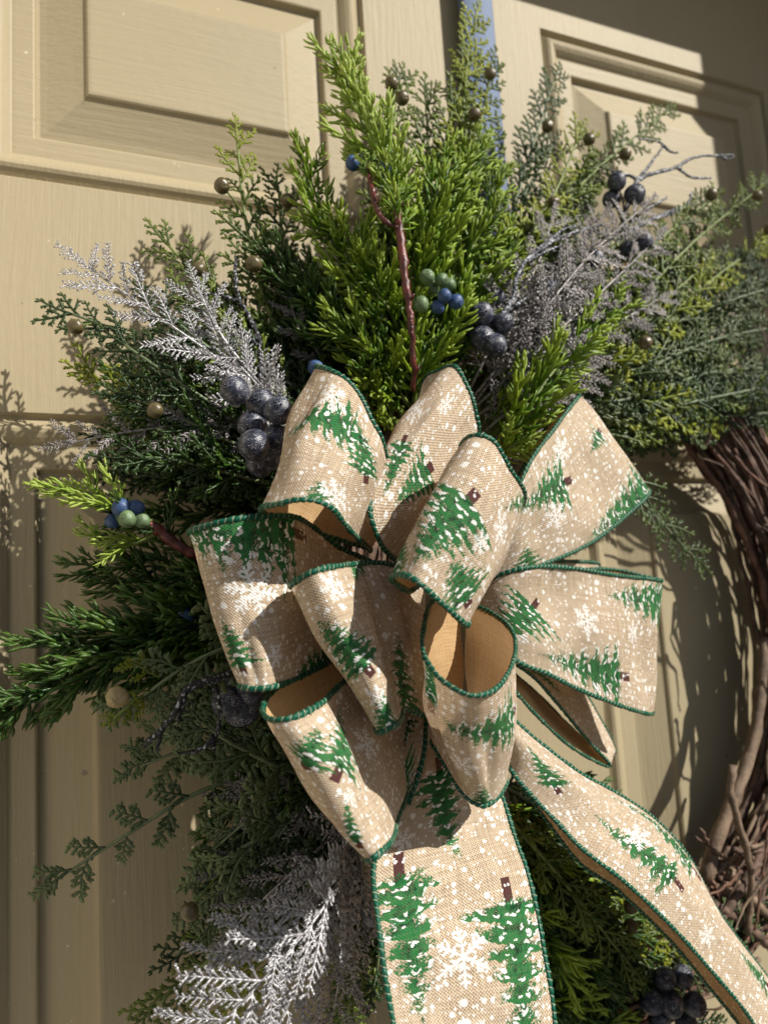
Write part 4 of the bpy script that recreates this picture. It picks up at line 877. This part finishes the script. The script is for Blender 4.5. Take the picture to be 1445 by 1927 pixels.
        te = bpy.data.meshes.new('stitched_edge'); te.from_pydata((Vt.reshape(-1, 3)-BP).tolist(), [], Ft); te.polygons.foreach_set('use_smooth', [True]*len(Ft)); te.materials.append(M['trim'])
        tu = te.uv_layers.new(name='UVMap'); uvt = np.zeros((len(Ft), 4, 2))
        fi = np.repeat(np.arange(229), nr); fj = np.tile(np.arange(nr), 229)
        s0, s1 = sl_[fi], sl_[fi+1]; v0, v1 = fj/nr, (fj+1)/nr
        uvt[:, 0] = np.stack([s0, v0], 1); uvt[:, 1] = np.stack([s0, v1], 1); uvt[:, 2] = np.stack([s1, v1], 1); uvt[:, 3] = np.stack([s1, v0], 1)
        tu.data.foreach_set('uv', uvt.ravel()); link('stitched_edge', te, o)
    return o

ribbon('ribbon_loop', [(740,960,.130, 700,1035,.135), (722,845,.158, 655,992,.172), (700,790,.164, 625,955,.184), (668,735,.162, 575,940,.186), (625,702,.156, 520,946,.180), (597,692,.146, 491,955,.166), (600,700,.130, 512,972,.146), (645,745,.114, 575,995,.122), (725,900,.105, 690,1030,.110)],
       [((672,822),(540,822),.013), ((690,895),(672,790),.014), ((595,985),(600,905),.015)], [((632,935),.010), ((625,745),.009)], face=3, label='upper left ribbon loop')
ribbon('ribbon_loop', [(880,900,.12, 765,1062,.12), (898,815,.140, 742,1050,.146), (894,775,.146, 716,1020,.156), (883,735,.147, 700,975,.162), (868,708,.144, 698,915,.158), (851,691,.136, 706,872,.15), (825,698,.124, 716,885,.136), (790,730,.110, 735,940,.118), (790,900,.105, 780,1040,.11)],
       [((758,832),(728,915),.011), ((805,885),(745,945),.011)], [((782,770),.009), ((840,760),.006)], face=3, bulge=.002, label='upper centre ribbon loop')
ribbon('ribbon_loop', [(860,1020,.125, 800,1085,.128), (872,900,.150, 778,1112,.165), (864,848,.172, 737,1086,.186), (884,822,.186, 757,1078,.198), (925,831,.190, 795,1100,.204), (957,880,.186, 838,1139,.200), (985,930,.174, 880,1175,.190), (972,970,.156, 885,1155,.172), (915,1010,.138, 860,1120,.148), (850,1040,.12, 800,1100,.12)],
       [((882,942),(775,950),.020), ((925,1120),(850,1065),.016), ((990,975),(950,955),.012), ((742,1080),(765,1010),.010)], [((942,992),.009), ((905,1020),.006)], face=4, bulge=.003, label='front top ribbon loop, nearest of the upper ones')
ribbon('ribbon_loop', [(905,1030,.115, 880,1100,.112), (965,938,.128, 950,1084,.122), (1000,868,.127, 1040,1053,.122), (1040,812,.120, 1110,1020,.116), (1070,772,.111, 1175,972,.108), (1090,746,.100, 1219,930,.098), (1079,752,.088, 1212,922,.086), (1040,790,.078, 1165,965,.075), (1003,848,.076, 1060,1040,.078), (920,1000,.09, 900,1090,.09)],
       [((1062,908),(975,965),.016), ((1215,915),(1105,1015),.016), ((985,1095),(990,1025),.014), ((1128,815),(1112,850),.006)], [((1055,850),.010), ((1045,970),.010)], face=3, bulge=.002, label='right upper ribbon loop')
ribbon('ribbon_loop', [(880,1110,.115, 880,1170,.115), (950,1080,.132, 965,1238,.132), (1010,1068,.135, 1030,1266,.13), (1080,1071,.128, 1095,1298,.122), (1160,1084,.118, 1165,1326,.112), (1225,1091,.106, 1213,1341,.101), (1244,1094,.096, 1229,1341,.092), (1228,1090,.086, 1214,1335,.082), (1120,1072,.078, 1120,1300,.074), (900,1110,.09, 900,1180,.09)],
       [((1003,1142),(915,1180),.020), ((1245,1130),(1090,1110),.017), ((1165,1272),(1000,1228),.015)], [((1105,1168),.0105), ((1190,1190),.007)], face=3, bulge=.001, label='right ribbon loop')
ribbon('ribbon_loop', [(700,1060,.118, 690,1200,.115), (640,1032,.13, 650,1230,.128), (592,995,.138, 605,1252,.142), (550,973,.152, 560,1275,.154), (480,975,.160, 515,1290,.165), (410,985,.158, 475,1294,.165), (357,1002,.147, 450,1288,.157), (376,1003,.132, 468,1280,.142), (480,1000,.112, 540,1260,.115), (700,1080,.10, 690,1200,.10)],
       [((553,1002),(350,1008),.025), ((455,1255),(420,1170),.010), ((640,1225),(560,1268),.012)], [((478,1112),.012), ((520,1235),.006)], face=4, bulge=.001, label='left ribbon loop')
ribbon('ribbon_loop', [(800,1105,.12, 800,1330,.12), (745,1068,.146, 800,1345,.142), (702,1060,.155, 775,1335,.150), (670,1064,.160, 757,1334,.158), (645,1066,.174, 755,1352,.172), (592,1077,.184, 737,1365,.182), (547,1104,.174, 711,1376,.176), (562,1106,.160, 706,1360,.164), (640,1112,.132, 720,1320,.138), (760,1120,.11, 770,1250,.11)],
       [((690,1255),(600,1170),.014), ((740,1385),(722,1310),.012), ((770,1345),(752,1200),.015), ((668,1052),(668,1090),.008)], [((625,1103),.008), ((712,1312),.006)], face=4.6, bulge=.001, label='front centre left ribbon loop')
ribbon('ribbon_loop', [(760,1210,.118, 790,1400,.115), (690,1245,.138, 768,1480,.13), (646,1288,.158, 749,1538,.153), (610,1322,.174, 738,1575,.172), (560,1350,.183, 716,1601,.186), (515,1355,.180, 696,1616,.186), (498,1335,.166, 686,1612,.176), (514,1302,.148, 690,1590,.160), (580,1258,.130, 712,1540,.135), (700,1205,.11, 760,1420,.11)],
       [((575,1440),(600,1370),.010), ((640,1445),(640,1330),.013), ((672,1585),(650,1500),.004)], [((690,1400),.009), ((660,1500),.005)], face=3.6, bulge=.002, label='lower left ribbon loop')
ribbon('ribbon_loop', [(866,1122,.128, 872,1405,.128), (818,1128,.152, 838,1400,.134), (797,1190,.178, 808,1395,.146), (806,1250,.194, 838,1445,.156), (846,1293,.203, 874,1495,.162), (893,1311,.205, 910,1514,.162), (940,1292,.200, 936,1502,.159), (968,1240,.185, 955,1470,.150), (962,1190,.166, 940,1462,.146), (930,1158,.148, 915,1450,.140), (872,1132,.128, 880,1412,.13)],
       [((965,1342),(835,1358),.016), ((812,1320),(800,1195),.009), ((905,1530),(912,1480),.012)], [((870,1440),.008)], face=5, bulge=.001, label='front centre round ribbon loop with open rim')
ribbon('ribbon_loop', [(930,1215,.122, 960,1200,.075), (968,1248,.122, 1000,1245,.072), (1005,1275,.116, 1050,1268,.062), (1050,1325,.106, 1095,1300,.052), (1100,1385,.094, 1130,1355,.044), (1148,1440,.084, 1158,1415,.038), (1118,1432,.088, 1118,1408,.040), (1070,1402,.098, 1075,1370,.048), (1015,1352,.112, 1030,1325,.06), (970,1305,.122, 985,1285,.072), (930,1250,.122, 950,1250,.08)],
       [((1000,1260),(1060,1310),.012)], [], face=3, label='right lower ribbon loop seen edge on', crumple=.0003)
ribbon('ribbon_loop', [(930,1100,.10, 930,1190,.10), (1000,1062,.085, 1010,1180,.085), (1090,1058,.07, 1090,1190,.07), (1128,1064,.058, 1128,1200,.058), (1090,1080,.045, 1090,1200,.045), (930,1110,.07, 930,1190,.07)], [], [], face=1.5, label='small ribbon loop almost hidden behind the right one')
ribbon('ribbon_loop', [(800,1270,.11, 700,1290,.11), (800,1330,.125, 690,1350,.12), (795,1420,.135, 690,1450,.13), (775,1490,.135, 680,1520,.13), (748,1560,.128, 670,1570,.125), (740,1560,.118, 670,1570,.115), (770,1470,.105, 690,1480,.10), (800,1300,.09, 720,1300,.09)],
       [((765,1345),(752,1420),.014), ((755,1450),(760,1540),.014)], [], face=2.5, label='shaded ribbon loop under the front centre left one')
ribbon('ribbon_tail', [(770,1330,.115, 910,1330,.11), (752,1430,.125, 925,1420,.12), (728,1520,.136, 940,1490,.128), (706,1625,.148, 962,1560,.138), (711,1720,.158, 990,1640,.147), (722,1810,.166, 1014,1740,.156), (740,1910,.172, 1034,1860,.164), (755,2000,.176, 1046,1980,.170), (765,2100,.178, 1050,2090,.175)],
       [((752,1652),(795,1925),.0145), ((958,1698),(985,2010),.018), ((828,1450),(865,1615),.014)], [((872,1800),.0125), ((760,1580),.006), ((890,1960),.010)], face=4, bulge=.002, label='centre ribbon tail hanging straight down')
T2 = [(930,1320,.112, 930,1390,.115), (1005,1392,.120, 975,1465,.128), (1088,1452,.118, 1058,1556,.138), (1160,1492,.113, 1112,1612,.144), (1235,1545,.108, 1178,1660,.144), (1292,1612,.104, 1262,1740,.140), (1336,1690,.100, 1330,1815,.134), (1392,1772,.094, 1402,1905,.128), (1462,1862,.088, 1462,2000,.122)]
ribbon('ribbon_tail', T2, [((1268,1652),(1120,1535),.013), ((1300,1630),(1135,1490),.012), ((1045,1480),(990,1400),.012), ((1440,1850),(1390,1790),.01)], [((1200,1575),.012), ((1330,1760),.008)], face=4, bulge=.007, label='right ribbon tail sweeping to the lower right')
UNDER = ribbon('ribbon_tail', [(960,1380,.10, 948,1412,.118), (1030,1470,.09, 985,1478,.120), (1100,1560,.085, 1045,1566,.126), (1160,1625,.085, 1100,1632,.130), (1225,1690,.085, 1168,1682,.130), (1300,1770,.085, 1250,1758,.126), (1370,1850,.082, 1317,1836,.120), (1430,1920,.08, 1386,1922,.114), (1480,2010,.078, 1444,2014,.108)],
       [], [], face=4, label='lower right ribbon tail with its plain brown underside out')
for i_ in INFO: print('WIDTH', *i_)
